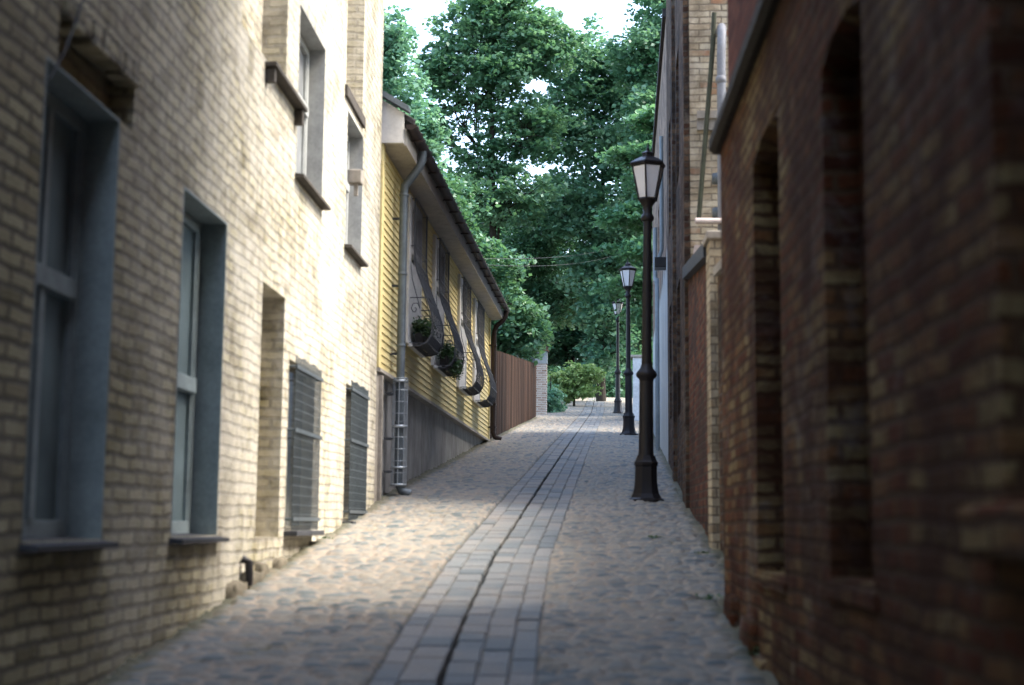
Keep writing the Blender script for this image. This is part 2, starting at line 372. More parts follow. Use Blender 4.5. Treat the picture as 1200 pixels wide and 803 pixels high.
def make_road():
    ys = [3.0]
    while ys[-1] < 88: ys.append(ys[-1] + max(.014, .0030 * ys[-1]))
    ys = list(np.arange(-19, 3.0, .12)) + ys
    ys = np.array(ys); nx = 250
    t = np.linspace(0, 1, nx)
    xl = interp(LEFT, ys) - .25; xr = interp(RIGHT, ys) + .25
    X = xl[:, None] + (xr - xl)[:, None] * t[None, :]; Y = np.repeat(ys[:, None], nx, 1)
    # jittered-grid voronoi
    cs = .115; rs = np.random.RandomState(3)
    GX, GY = 200, 1400
    jx = rs.rand(GX, GY) * .8 + .1; jy = rs.rand(GX, GY) * .8 + .1; idr = rs.rand(GX, GY); hh = rs.rand(GX, GY)
    px = (X + 6) / (cs * 1.15); py = (Y + 20) / (cs * .8)
    # warp
    px = px + .3 * np.sin(Y * 3.1 + X * 2) + .18 * np.sin(Y * 17 + X * 5); py = py + .35 * np.sin(X * 4.3 + Y * 1.3) + .15 * np.sin(X * 23 + Y * 7)
    ix = np.floor(px).astype(int); iy = np.floor(py).astype(int)
    f1 = np.full(X.shape, 9.); f2 = np.full(X.shape, 9.); ID = np.zeros(X.shape); HH = np.zeros(X.shape)
    for dx in (-1, 0, 1):
        for dy in (-1, 0, 1):
            cx = np.clip(ix + dx, 0, GX - 1); cy = np.clip(iy + dy, 0, GY - 1)
            d = np.sqrt((px - cx - jx[cx, cy]) ** 2 + (py - cy - jy[cx, cy]) ** 2)
            nw = d < f1
            f2 = np.where(nw, f1, np.minimum(f2, d)); ID = np.where(nw, idr[cx, cy], ID); HH = np.where(nw, hh[cx, cy], HH); f1 = np.where(nw, d, f1)
    e = np.clip((f2 - f1) / .6, 0, 1); dome = 1 - (1 - e) ** 2.2
    prof = gv(ys)[:, None]
    gx = interp(GROOVE, ys)[:, None]
    rel = X - gx
    under = (rel > -.36) & (rel < .48)
    xc = (X - xl[:, None]) / (xr - xl)[:, None]
    crown = .035 * np.ones_like(xc)
    Z = prof + crown - .035 + (.022 * dome + .032 * (HH - .5)) * (1 - np.clip((Y - 45) / 30, 0, .6)) + .015 * np.sin(X * 2.1 + Y * .9) * np.sin(Y * 1.7)
    grv = (np.abs(rel) < .02)
    Z = np.where(under, prof + .012 - .013, Z); Z = np.where(grv, prof - .055, Z)
    joint = 1 - dome
    edge = np.clip(1 - np.minimum(X - xl[:, None] - .25, xr[:, None] - .25 - X) / .22, 0, 1) * (Y < 47)
    groove = np.where(np.abs(rel) < .025, 1.0, np.where(under, .6, 0.0))
    co = np.stack([X, Y, Z], -1)
    n0, n1 = X.shape
    i = np.arange(n0 - 1)[:, None] * n1 + np.arange(n1 - 1)[None, :]
    q = np.stack([i, i + 1, i + n1 + 1, i + n1], -1)
    o = npmesh('road', co, q, M['road'], {'rnd': ID.ravel(), 'joint': joint.ravel(), 'groove': groove.ravel(), 'edge': edge.ravel()}, smooth=True)
    tag(o, kind='structure')
    # setts of the wheel strip
    rs = random.Random(11)
    cols = [(-.335, -.205), (-.199, -.014), (.015, .169), (.175, .330), (.335, .470)]
    vs = []; fs = []; at = []
    for (a, b) in cols:
        y = -18.5 + rs.random() * .4
        while y < 86:
            Lb = rs.uniform(.18, .36) if y < 40 else rs.uniform(.5, .9)
            gap = rs.uniform(.006, .014); y2 = y + Lb
            h = rs.uniform(-.007, .006); c = rs.random(); tw = rs.uniform(-.006, .006); w0 = rs.uniform(-.004, .004)
            bev = .010; n = len(vs)
            def P(u, yy, z):
                gxx = float(interp(GROOVE, yy)); return (gxx + u, yy, g(yy) + .012 + z)
            for (ins, z) in ((0, -.06), (0, h - bev), (bev, h)):
                for (uu, yy) in ((a + ins + w0 + tw, y + ins), (b - ins + w0 + tw, y + ins), (b - ins + w0 - tw, y2 - ins), (a + ins + w0 - tw, y2 - ins)):
                    vs.append(P(uu, yy, z)); at.append(c)
            for k in range(2):
                for j in range(4):
                    fs.append((n + k * 4 + j, n + k * 4 + (j + 1) % 4, n + k * 4 + 4 + (j + 1) % 4, n + k * 4 + 4 + j))
            fs.append((n + 8, n + 9, n + 10, n + 11))
            y = y2 + gap
    o = npmesh('paving_strip', vs, fs, M['paver'], {'rnd': at})
    tag(o, kind='structure')

def make_ground():
    m = NT('earth'); co = m.coord(); a = m.noise(co, .8, 6, .65); b = m.noise(co, 20, 4, .6)
    c = m.mix(m.rng(a, .4, .6), (.06, .05, .038), (.03, .045, .02)); c = m.mix(m.rng(b, .4, .7, 0, .5), c, (.06, .05, .035))
    mat = m.out(c, .95, m.bump(b, .7, .02))
    xs = np.array([-600, -200, -80, -40, -20, -10, -5, 0, 5, 10, 20, 40, 80, 200, 600.])
    ys = np.array([-600, -200, -60, -30, -12, 0, 10, 20, 30, 40, 50, 56, 62, 68, 74, 76, 78, 80, 82, 90, 120, 200, 700.])
    X, Y = np.meshgrid(xs, ys); Z = gv(Y) - .12
    co = np.stack([X, Y, Z], -1); n0, n1 = X.shape
    i = np.arange(n0 - 1)[:, None] * n1 + np.arange(n1 - 1)[None, :]
    q = np.stack([i, i + 1, i + n1 + 1, i + n1], -1)
    tag(npmesh('ground', co, q, mat, smooth=True), kind='structure')
make_ground(); make_road()

# ------------------------------------------------------------------ walls with openings
def wall_mesh(mb, u0, u1, z0f, z1, ops, thick=.4, back=True):
    """front face at y=0 (street side is -y); ops: (ua, ub, za, zb, depth, closed)
    closed: niche back in the same material"""
    us = sorted(set([u0, u1] + [o[0] for o in ops] + [o[1] for o in ops]))
    zs = sorted(set([z0f, z1] + [o[2] for o in ops] + [o[3] for o in ops]))
    for i in range(len(us) - 1):
        for j in range(len(zs) - 1):
            cu = (us[i] + us[i + 1]) / 2; cz = (zs[j] + zs[j + 1]) / 2
            if any(o[0] < cu < o[1] and o[2] < cz < o[3] for o in ops): continue
            mb.quad((us[i], 0, zs[j]), (us[i + 1], 0, zs[j]), (us[i + 1], 0, zs[j + 1]), (us[i], 0, zs[j + 1]))
    for o in ops:
        a, b, c, d, dp = o[:5]
        mb.quad((a, 0, c), (a, dp, c), (a, dp, d), (a, 0, d)); mb.quad((b, 0, c), (b, 0, d), (b, dp, d), (b, dp, c))
        mb.quad((a, 0, d), (a, dp, d), (b, dp, d), (b, 0, d)); mb.quad((a, 0, c), (b, 0, c), (b, dp, c), (a, dp, c))
        if o[5]: mb.quad((a, dp, c), (b, dp, c), (b, dp, d), (a, dp, d))
    T = thick
    mb.quad((u0, 0, z0f), (u0, 0, z1), (u0, T, z1), (u0, T, z0f)); mb.quad((u1, 0, z0f), (u1, T, z0f), (u1, T, z1), (u1, 0, z1))
    mb.quad((u0, 0, z1), (u1, 0, z1), (u1, T, z1), (u0, T, z1))
    if back: mb.quad((u0, T, z0f), (u0, T, z1), (u1, T, z1), (u1, T, z0f))

def frame_left(X0, b):
    """local frame for a wall facing +X along x=X0+b*y: origin at y=0; u grows with +Y"""
    return (X0, 0, 0), math.atan2(1, b)
def frame_right(X0, b):
    """wall facing -X; u grows with -Y"""
    return (X0, 0, 0), math.atan2(-1, -b)

# ---------------- left cream brick house
kL = math.sqrt(1 + .048 ** 2)
loc, rz = frame_left(-2.34, .048)
house = empty('brick_house', loc, rz)
tag(house, 'tall cream brick house filling the left side, with blue-grey windows and barred openings', 'house')
def U(y): return y * kL
# openings: (y0,y1,z0,z1,depth,closed)
W1 = (6.03, 7.03, 1.45, 3.56); W2 = (8.22, 9.26, 1.45, 3.50)
G1 = (11.40, 12.52, 1.50, 2.84); G2 = (14.2, 15.32, 1.58, 2.92)
U1 = (11.42, 12.62, 4.38, 5.84); U2 = (13.9, 14.95, 4.28, 5.66)
ops = [(*W1, .24, 0), (*W2, .24, 0), (*G1, .16, 0), (*G2, .16, 0), (*U1, .22, 0), (*U2, .22, 0),
       (10.36, 11.16, 1.42, 3.30, .26, 1), (6.16, 7.24, 3.562, 3.83, .13, 1), (9.45, 10.95, 4.95, 6.6, .2, 1), (13.75, 14.85, 5.86, 7.6, .2, 1),
       (6.3, 7.4, 5.0, 6.6, .22, 0), (2.6, 3.6, 1.3, 3.4, .24, 0), (-1, 0, 1.0, 3.1, .24, 0)]
mb = MB(); wall_mesh(mb, U(-18), U(16.3), -2, 9.6, [(U(a), U(b), c, d, e, f) for a, b, c, d, e, f in ops], thick=.5)
mb.box(U(-18), U(-17.5), .5, 8, -2, 9.6); mb.box(U(15.8), U(16.3), .5, 8, -2, 9.6); mb.box(U(-18), U(16.3), 8, 8.4, -2, 9.6)
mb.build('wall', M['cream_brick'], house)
mb = MB(); mb.prism([(-.25, 9.75), (4.2, 12.4), (8.65, 9.75), (8.65, 9.6), (-.25, 9.6)], U(-18.2), U(16.45), 'x'); mb.build('roof', M['tile'], house)
mb = MB()
for k in range(9):   # soldier bricks left standing along the broken lintel
    a = U(6.2) + k * .118; q = random.Random(k).uniform(-.02, .02)
    mb.box(a, a + .10, -.022 + q * .4, .09, 3.80 + q, 3.93 + q, .008)
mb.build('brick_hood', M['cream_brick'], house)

def tall_window(spec, name_mat, glass, reveal, sill=True, transom=.58, rv=.24, mull=True, sillm='slate_sill'):
    y0, y1, z0, z1 = spec; a, b = U(y0), U(y1); e = .004; t = .012
    # plastered reveal lining
    w = MB()
    w.box(a, a + t, -.002, rv - .002, z0, z1 - t); w.box(b - t, b, -.002, rv - .002, z0, z1 - t); w.box(a, b, -.002, rv - .002, z1 - t, z1)
    win = w.build('window', M[reveal], house)
    f = MB(); fa = a + t; fb = b - t; y = rv - .075; zt = z1 - t; fw = .06
    f.box(fa, fa + fw, y, y + .06, z0, zt, .004); f.box(fb - fw, fb, y, y + .06, z0, zt, .004)
    f.box(fa + fw, fb - fw, y, y + .06, z0, z0 + .09, .004); f.box(fa + fw, fb - fw, y, y + .06, zt - .07, zt, .004)
    zm = z0 + (zt - z0) * transom
    f.box(fa + fw, fb - fw, y - .02, y + .055, zm - .05, zm + .05, .006)
    if mull:
        c = (fa + fb) / 2; f.box(c - .035, c + .035, y - .008, y + .05, z0 + .09, zm - .05, .004)
        f.box(c - .03, c + .03, y - .006, y + .05, zm + .05, zt - .07, .004)
        for s in ((fa + fw, c - .035), (c + .035, fb - fw)):
            for (za, zb) in ((z0 + .09, zm - .05), (zm + .05, zt - .07)):
                f.box(s[0], s[0] + .03, y + .01, y + .045, za, zb); f.box(s[1] - .03, s[1], y + .01, y + .045, za, zb)
    f.build('frame', M[name_mat], win)
    p = MB(); p.box(fa + .01, fb - .01, y + .034, y + .042, z0 + .02, zt - .02); p.build('pane', M[glass], win)
    if sill:
        s = MB(); s.prism([(-.08, z0 - .04), (-.08, z0 - .015), (.16, z0 + .012), (.16, z0 - .04)], a - .03, b + .03, 'x'); s.build('sill', M[sillm], win)
    return win
tall_window(W1, 'frame_blue', 'glass_blue', 'blue_reveal')
tall_window(W2, 'frame_blue', 'glass_blue', 'blue_reveal', transom=.47)
tall_window((2.6, 3.6, 1.3, 3.4), 'frame_blue', 'glass_blue', 'blue_reveal')
tall_window((-1, 0, 1.0, 3.1), 'frame_blue', 'glass_blue', 'blue_reveal')
tall_window((6.3, 7.4, 5.0, 6.6), 'frame_pale', 'glass_grey', 'grey_reveal')
tall_window(U1, 'frame_pale', 'glass_grey', 'grey_reveal', rv=.22, sillm='wood_dark')
tall_window(U2, 'frame_pale', 'glass_grey', 'grey_reveal', rv=.22, sillm='wood_dark')
# ledges of the blind openings
for (y0, y1, z, dp) in ((10.2, 11.42, 4.88, .09),):
    s = MB(); s.box(U(y0), U(y1), -dp, .19, z + .01, z + .045, .004)
    s.box(U(y0) + .03, U(y0) + .09, -dp + .02, -.001, z - .10, z); s.box(U(y1) - .12, U(y1) - .06, -dp + .02, -.001, z - .12, z)
    s.build('ledge', M['wood_dark'], house)
s = MB(); s.box(U(13.7), U(14.9), -.03, .19, 5.74, 5.855, .006); s.build('ledge', M['wood_dark'], house)
s = MB(); s.box(U(13.98), U(14.12), -.14, -.001, 4.92, 5.06, .01); s.box(U(14.02), U(14.06), -.10, -.06, 4.8, 4.92); s.build('wall_bracket', M['concrete'], house)
# barred openings
def barred(spec, n, rows):
    y0, y1, z0, z1 = spec; a, b = U(y0), U(y1)
    w = MB(); w.box(a, b, .10, .14, z0, z1); win = w.build('window', M['glass'], house)
    gr = MB()
    for k in range(n):
        x = a + .02 + (b - a - .04) * k / (n - 1)
        gr.tube([(x, -.055, z0 - .03), (x, -.055, z1 + .03 + .01 * math.sin(k * 5))], .007, 6)
    for k in range(rows):
        z = z0 + .02 + (z1 - z0 - .04) * k / (rows - 1)
        gr.tube([(a - .02, -.055, z), (b + .02, -.055, z)], .0035, 5)
    for z in (z0 + .06, (z0 + z1) / 2 + .1, z1 - .06):
        gr.box(a - .03, b + .03, -.072, -.062, z - .016, z + .016)
        for x in (a - .01, b + .01): gr.tube([(x, -.06, z), (x, .05, z)], .01, 6)
    gr.build('grille', M['grid'], win)
    s = MB(); s.box(a - .05, b + .05, -.11, .09, z0 - .075, z0 - .035, .005); s.build('sill', M['slate_sill'], win)
barred(G1, 13, 18); barred(G2, 13, 18)
# rough footing stones & short pipe stub by the foot
def stone(mname, x0, x1, dpt, z0, z1, seed, parent):
    r_ = random.Random(seed); bm = bmesh.new(); bmesh.ops.create_cube(bm, size=1)
    bmesh.ops.subdivide_edges(bm, edges=bm.edges[:], cuts=3, use_grid_fill=True)
    for v in bm.verts:
        n = v.co.normalized() * .62; v.co = v.co.lerp(n, .35) + Vector((r_.uniform(-.04, .04), r_.uniform(-.04, .04), r_.uniform(-.05, .05)))
        v.co = Vector(((x0 + x1) / 2 + v.co.x * (x1 - x0), .0 + v.co.y * dpt * 2, (z0 + z1) / 2 + v.co.z * (z1 - z0)))
    m_ = MB(); m_.addbm(bm, True); return m_.build('footing_stone', M[mname], parent)
rs = random.Random(5); x = U(9.55); k = 0
while x < U(11.3):
    w = rs.uniform(.22, .5); y = x / kL
    stone('old_mortar', x, x + w, rs.uniform(.04, .08), g(y) - .15, g(y) + rs.uniform(.04, .14), k, house); x += w * .95; k += 1
s = MB(); s.tube([(U(9.95), -.01, 1.28), (U(9.95), -.06, 1.26), (U(9.95), -.06, 1.10)], .03, 10); s.build('pipe_stub', M['iron'], house)
s = MB(); s.tube([(U(6.3), -.02, 4.6), (U(6.34), -.03, 4.2), (U(6.3), -.06, 3.95), (U(6.12), -.05, 3.62), (U(6.02), -.02, 3.45)], .006, 6); s.build('cable', M['bar_iron'], house)

# ---------------- yellow boarded house
kY = math.sqrt(1 + .0737 ** 2)
loc, rz = frame_left(-2.80, .0737)
yh = empty('boarded_house', loc, rz)
tag(yh, 'low yellow clapboard house with bulging window grilles on a grey rendered base', 'house')
def V(y): return y * kY
YA, YB = 16.46, 31.1; ZB, ZT = 3.33, 6.0
wins = [(18.72, 19.82), (21.4, 22.5), (24.85, 25.95), (27.55, 28.65)]
wz0, wz1 = 3.98, 5.80
mb = MB(); bh = .09; z = ZB
while z < ZT:
    zt = min(z + bh, ZT)
    segs = [(V(YA), V(YB))]
    if zt > wz0 and z < wz1:
        segs = []; cur = V(YA)
        for (a, b) in wins: segs.append((cur, V(a))); cur = V(b)
        segs.append((cur, V(YB)))
    for (a, b) in segs:
        # bevelled board: bottom edge stands out
        mb.add([(a, -.022, z), (b, -.022, z), (b, -.006, zt), (a, -.006, zt), (a, .03, z), (b, .03, z), (b, .03, zt), (a, .03, zt)],
               [(0, 1, 2, 3), (0, 4, 5, 1), (3, 2, 6, 7), (0, 3, 7, 4), (1, 5, 6, 2)])
    z += bh
mb.box(V(YA), V(YA) + .03, .03, 7, ZB, ZT); mb.box(V(YB) - .03, V(YB), .03, 7, ZB, ZT)
mb.box(V(YA) + .03, V(wins[0][0]), .03, .06, ZB, ZT)
cur = V(YA) + .03
mb.build('clapboard_wall', M['yellow'], yh)
mb = MB()
# core behind the boards with holes left for the windows
segs = [V(YA) + .03] + [q for a, b in wins for q in (V(a), V(b))] + [V(YB) - .03]
for i in range(0, len(segs), 2): mb.box(segs[i], segs[i + 1], .062, .2, ZB, ZT)
for a, b in wins: mb.box(V(a), V(b), .062, .2, ZB, wz0); mb.box(V(a), V(b), .062, .2, wz1, ZT)
mb.build('inner_wall', M['wood_dark'], yh)
for (a, b) in ((V(YA), V(YA) + .16), (V(YB) - .14, V(YB))):
    mb = MB(); mb.box(a, b, -.042, -.001, ZB, ZT, .004); mb.build('corner_board', M['yellow'], yh)
mb = MB(); mb.prism([(-.06, ZB - .05), (-.06, ZB - .01), (0, ZB - .0005), (.06, ZB - .0005), (.06, ZB - .05)], V(YA), V(YB), 'x'); mb.build('drip_board', M['soffit'], yh)
mb = MB(); mb.box(V(YA) - .02, V(YB), .045, 7, -1, ZB - .055); mb.build('plinth', M['plinth'], yh)
mb = MB(); mb.box(V(16.42), V(16.92), -.02, .044, .5, ZB - .06, .006); mb.box(V(16.62), V(16.70), -.06, -.02, .5, ZB - .08, .004); mb.build('buttress', M['concrete'], yh)
# eave: soffit, fascia, end box, gutter, roof
mb = MB(); mb.box(V(16.5), V(YB) + .2, -.28, .06, 6.0, 6.03); mb.build('soffit', M['soffit'], yh)
mb = MB(); mb.box(V(16.5), V(YB) + .2, -.305, -.28, 5.985, 6.19); mb.build('fascia', M['soffit'], yh)
mb = MB(); mb.prism([(-.28, 6.0), (-.28, 6.36), (.6, 6.91), (.6, 6.0)], V(16.44), V(16.5), 'x'); mb.build('verge_board', M['white_paint'], yh)
mb = MB(); mb.prism([(-.39, 6.235), (-.39, 6.295), (3.6, 8.78), (7.6, 6.3), (7.6, 6.2), (3.6, 8.70)], V(16.5), V(YB) + .25, 'x')
mb.build('roof', M['tile'], yh)
mb = MB()
x = V(16.6)
while x < V(YB) + .2:
    mb.tube([(x, -.395, 6.30), (x, .5, 6.86)], .022, 6); x += .3
mb.build('roof_tiles', M['tile'], yh)
mb = MB(); mb.prism([(-.35, 6.36), (-.35, 6.43), (.8, 7.14), (.8, 7.07)], V(16.38), V(16.52), 'x'); mb.build('verge_flashing', M['zinc'], yh)
def gutter(mbx, x0, x1, yc, zc, r=.065):
    n = 8; inn = []; prof = [(yc + r * math.cos(PI + PI * k / n), zc + r * math.sin(PI + PI * k / n)) for k in range(n + 1)]
    prof += [(yc + (r - .008) * math.cos(PI + PI * k / n), zc + (r - .008) * math.sin(PI + PI * k / n)) for k in range(n, -1, -1)]
    for i in range(len(prof)):
        a, b = prof[i], prof[(i + 1) % len(prof)]
        mbx.quad((x0, *a), (x1, *a), (x1, *b), (x0, *b))
    for xx in (x0, x1): mbx.add([(xx, *p) for p in prof[:n + 1]], [tuple(range(n + 1))])
mb = MB(); gutter(mb, V(16.42), V(YB) + .28, -.375, 6.215)
x = V(16.9)
while x < V(YB): mb.box(x, x + .02, -.45, -.305, 6.135, 6.155); x += .8
mb.build('gutter', M['brown_metal'], yh)
# window units
def grille_profile():
    pts = [(.07, 5.84), (.07, 5.5), (.07, 5.2), (.08, 5.0), (.115, 4.84), (.175, 4.68), (.245, 4.50), (.305, 4.32), (.33, 4.15), (.315, 4.00), (.25, 3.89), (.15, 3.85), (.05, 3.85)]
    return pts
def yellow_window(a, b, y0):
    a, b = V(a), V(b)
    f = MB()
    f.box(a - .16, a + .03, -.065, .06, wz0 - .1, wz1 + .08, .004); f.box(b - .03, b + .07, -.05, .06, wz0 - .1, wz1 + .08, .004)
    f.box(a + .03, b - .03, -.05, .06, wz1 - .03, wz1 + .08, .004); f.box(a + .03, b - .03, -.05, .06, wz0 - .1, wz0 + .03, .004)
    c = (a + b) / 2
    f.box(c - .03, c + .03, -.02, .05, 5.25, wz1 - .03, .003); f.box(a + .03, b - .03, -.02, .045, 5.18, 5.25, .003)
    w = f.build('window', M['window_white'], yh)
    p = MB(); p.box(a + .02, b - .02, .05, .058, 5.0, wz1); p.build('pane', M['glass'], w)
    p = MB(); p.box(a + .03, b - .03, -.04, .04, wz0 + .03, 5.02); p.build('infill_panel', M['window_white'], w)
    s = MB(); s.box(a - .1, b + .1, -.11, -.051, wz0 - .14, wz0 - .10, .004); s.build('sill', M['window_white'], w)
    gr = MB(); prof = [(-.05 - o, z) for o, z in grille_profile()]
    n = 10
    for k in range(n):
        x = a - .03 + (b - a + .06) * k / (n - 1)
        gr.tube([(x, yy, zz) for yy, zz in prof], .006, 6)
    for i in (0, 2, 3, 6, 8, 10):
        yy, zz = prof[i]
        gr.box(a - .04, b + .04, yy - .012, yy - .008, zz - .007, zz + .007)
        if i in (0, 2, 6, 10):
            for x in (a - .035, b + .035): gr.box(x - .006, x + .006, yy, -.05, zz - .006, zz + .006)
    for x in (a - .045, b + .035):      # flat iron outline at both sides + scrolls
        for i in range(len(prof) - 1):
            (ya, za), (yb, zb) = prof[i], prof[i + 1]
            d = Vector((yb - ya, zb - za)).normalized() * .0; nx_, nz_ = (zb - za), -(yb - ya); l = math.hypot(nx_, nz_); nx_ /= l; nz_ /= l
            gr.add([(x, ya, za), (x, yb, zb), (x, yb - nx_ * .018, zb - nz_ * .018), (x, ya - nx_ * .018, za - nz_ * .018),
                    (x + .01, ya, za), (x + .01, yb, zb), (x + .01, yb - nx_ * .018, zb - nz_ * .018), (x + .01, ya - nx_ * .018, za - nz_ * .018)],
                   [(0, 1, 2, 3), (4, 7, 6, 5), (0, 4, 5, 1), (3, 2, 6, 7)])
        sc = [(x + .005, -.13 - .07 * (1 - t / 9.0) * math.cos(t * 1.0), 4.35 + .10 * (1 - t / 9.0) * math.sin(t * 1.0) + .0 * t) for t in range(9)]
        gr.tube([(x + .005, -.06, 5.0), (x + .005, -.09, 4.75)] + sc, .006, 5)
    # woven basket bottom
    for i in range(9, 12):
        (ya, za), (yb, zb) = prof[i], prof[i + 1]
        gr.quad((a - .03, ya + .012, za + .004), (b + .03, ya + .012, za + .004), (b + .03, yb + .008, zb + .012), (a - .03, yb + .008, zb + .012))
    gr.build('grille', M['grille_iron'], w)
for i, (a, b) in enumerate(wins): yellow_window(a, b, i)
# near drainpipe, with swan neck, shoe, brackets
dp = MB(); x = V(17.45)
zf = g(17.45)
dp.tube([(x, -.375, 6.16), (x, -.37, 6.05), (x, -.33, 5.95), (x, -.22, 5.80), (x, -.155, 5.72), (x, -.145, 5.6), (x, -.145, zf + .16), (x, -.18, zf + .07), (x, -.29, zf + .03)], .052, 12)
for z in (5.6, 4.6, 3.7, 2.75): dp.lathe([(.052, z - .02), (.060, z - .015), (.060, z + .015), (.052, z + .02)], 12, (x, -.145))
dn = dp.build('drainpipe', M['zinc'], yh)
for z in (5.3, 4.45, 3.6): br = MB(); br.box(x - .012, x + .012, -.10, .0, z - .015, z + .015); br.build('bracket', M['bar_iron'], dn)
for z in (3.1, 2.55, 2.15): br = MB(); br.box(x - .15, x + .1, -.06, .02, z - .01, z + .01); br.build('bracket', M['bar_iron'], dn)
cg = MB()
for k in range(8):
    an = 2 * PI * k / 8
    cx, cy = x + .09 * math.cos(an), -.145 + .09 * math.sin(an)
    cg.tube([(cx, cy, zf + .12), (cx, cy, 3.28)], .006, 5)
for z in np.arange(zf + .14, 3.3, .145):
    cg.tube([(x + .09 * math.cos(2 * PI * k / 12), -.145 + .09 * math.sin(2 * PI * k / 12), z) for k in range(13)], .005, 5, cap=False)
for z in (3.26, 2.7, 2.2, zf + .14): cg.lathe([(.088, z - .014), (.097, z - .014), (.097, z + .014), (.088, z + .014)], 16, (x, -.145))
cg.build('pipe_guard', M['cage'], yh)
# far drainpipe
dp = MB(); x = V(31.02); zf = g(31.02)
dp.tube([(x, -.375, 6.16), (x, -.37, 6.04), (x, -.30, 5.94), (x, -.16, 5.82), (x, -.12, 5.7), (x, -.12, zf + .2), (x, -.16, zf + .1), (x, -.3, zf + .05)], .055, 10)
dn = dp.build('drainpipe', M['brown_metal'], yh)
for z in (5.4, 4.6, 4.1, 3.6): br = MB(); br.box(x - .07, x + .07, -.18, .0, z - .015, z + .015); br.build('bracket', M['brown_metal'], dn)

# ------------------------------------------------------------------ foliage generator
def leaf_cloud(cent, size, n, rs, spread, flat=.5, rn=None, down=.25):
    """cent (K,3); returns co, rnd for n leaves per clump"""
    K = len(cent)
    off = rs.normal(0, 1, (K, n, 3)); off /= np.maximum(np.linalg.norm(off, axis=2, keepdims=True), 1e-6)
    off *= (rs.rand(K, n, 1) ** .45) * spread.reshape(K, 1, 1)
    off[..., 2] *= flat
    off[..., 2] -= down * (off[..., 0] ** 2 + off[..., 1] ** 2) / np.maximum(spread.reshape(K, 1), .05)
    P = (cent[:, None, :] + off).reshape(-1, 3)
    N = len(P)
    d = rs.normal(0, 1, (N, 3)); d[:, 2] = d[:, 2] * .35 - .35; d /= np.linalg.norm(d, axis=1, keepdims=True)
    nn = rs.normal(0, .55, (N, 3)); nn[:, 2] += 1.0
    s = np.cross(d, nn); s /= np.maximum(np.linalg.norm(s, axis=1, keepdims=True), 1e-6)
    sz = size * rs.uniform(.65, 1.35, (N, 1))
    a = P - d * sz * .5; b = P + s * sz * .36 - d * sz * .05; c = P + d * sz * .6; e = P - s * sz * .36 - d * sz * .05
    co = np.stack([a, b, c, e], 1).reshape(-1, 3)
    cr = rs.rand(K) if rn is None else rn
    r = np.clip(np.repeat(cr, n) * .7 + rs.rand(N) * .3, 0, 1)
    return co, np.repeat(r, 4)

def make_tree(name, label, base, height, lobes, leafm, seed, r0=.3, clumps=1500, per=26, leaf=.17, sp=(.35, .75), flat=.5, group=None, split=.35, cat='tree', lean=(0, 0)):
    """lobes: (dx,dy,z,rx,ry,rz,weight) relative to base in x,y ; z above ground"""
    rs = np.random.RandomState(seed)
    root = empty(name, base); tag(root, label, cat, group)
    br = MB()
    top = Vector((lean[0], lean[1], height * .86))
    fork = Vector((lean[0] * .4, lean[1] * .4, height * split))
    def wob(a, b, n, amp):
        pts = []
        for i in range(n + 1):
            t = i / n; p = a.lerp(b, t)
            if 0 < i < n: p += Vector(rs.normal(0, amp, 3))
            pts.append(p)
        return pts
    tp = wob(Vector((0, 0, -.2)), fork, 4, .05 * r0 / .3) + wob(fork, top, 6, .22 * r0 / .3)[1:]
    nt = len(tp)
    br.tube(tp, [r0 * (1.25 if i == 0 else 1) * (1 - .88 * i / (nt - 1)) + .015 for i in range(nt)], 9)
    C = []; S = []; RN = []
    W = sum(l[6] for l in lobes)
    for (dx, dy, z, rx, ry, rz_, w) in lobes:
        c = Vector((dx, dy, z)); k = max(6, int(clumps * w / W))
        # limb from the trunk
        zz = min(max(z - max(rz_, .6) * .9 - .25 * math.hypot(dx, dy), height * split * .8), height * .8)
        j = min(range(nt), key=lambda i: abs(tp[i].z - zz))
        lr = r0 * .42 * max(.25, 1 - tp[j].z / height)
        lp = wob(tp[j], c, 5, .12 * max(rx, ry) / 2)
        br.tube(lp, [lr * (1 - .75 * i / 5) + .012 for i in range(6)], 7)
        d = rs.normal(0, 1, (k, 3)); d /= np.linalg.norm(d, axis=1, keepdims=True)
        rad = rs.rand(k, 1) ** .38
        # lumpy shell
        lump = 1 + .18 * np.sin(d[:, :1] * 5 + seed) * np.cos(d[:, 1:2] * 4 + seed * 2) + .12 * np.sin(d[:, 2:3] * 7)
        p = d * rad * lump * np.array([[rx, ry, rz_]]) + np.array([[dx, dy, z]])
        C.append(p); S.append(rs.uniform(sp[0], sp[1], k))
        RN.append(rs.rand(k))
        for q in range(0, k, max(1, k // 26)):
            e = Vector(p[q]); st = lp[rs.randint(2, 6)]
            br.tube(wob(st, e, 3, .10), [lr * .5 + .01, lr * .32 + .01, lr * .2 + .008, .01], 5, cap=False)
    C = np.concatenate(C); S = np.concatenate(S); RN = np.concatenate(RN)
    co, r = leaf_cloud(C, leaf, per, rs, S, flat, RN)
    br.build('trunk', M['bark'], root)
    q = np.arange(len(co)).reshape(-1, 4)
    npmesh('crown', co, q, leafm, {'rnd': r}, root)
    return root

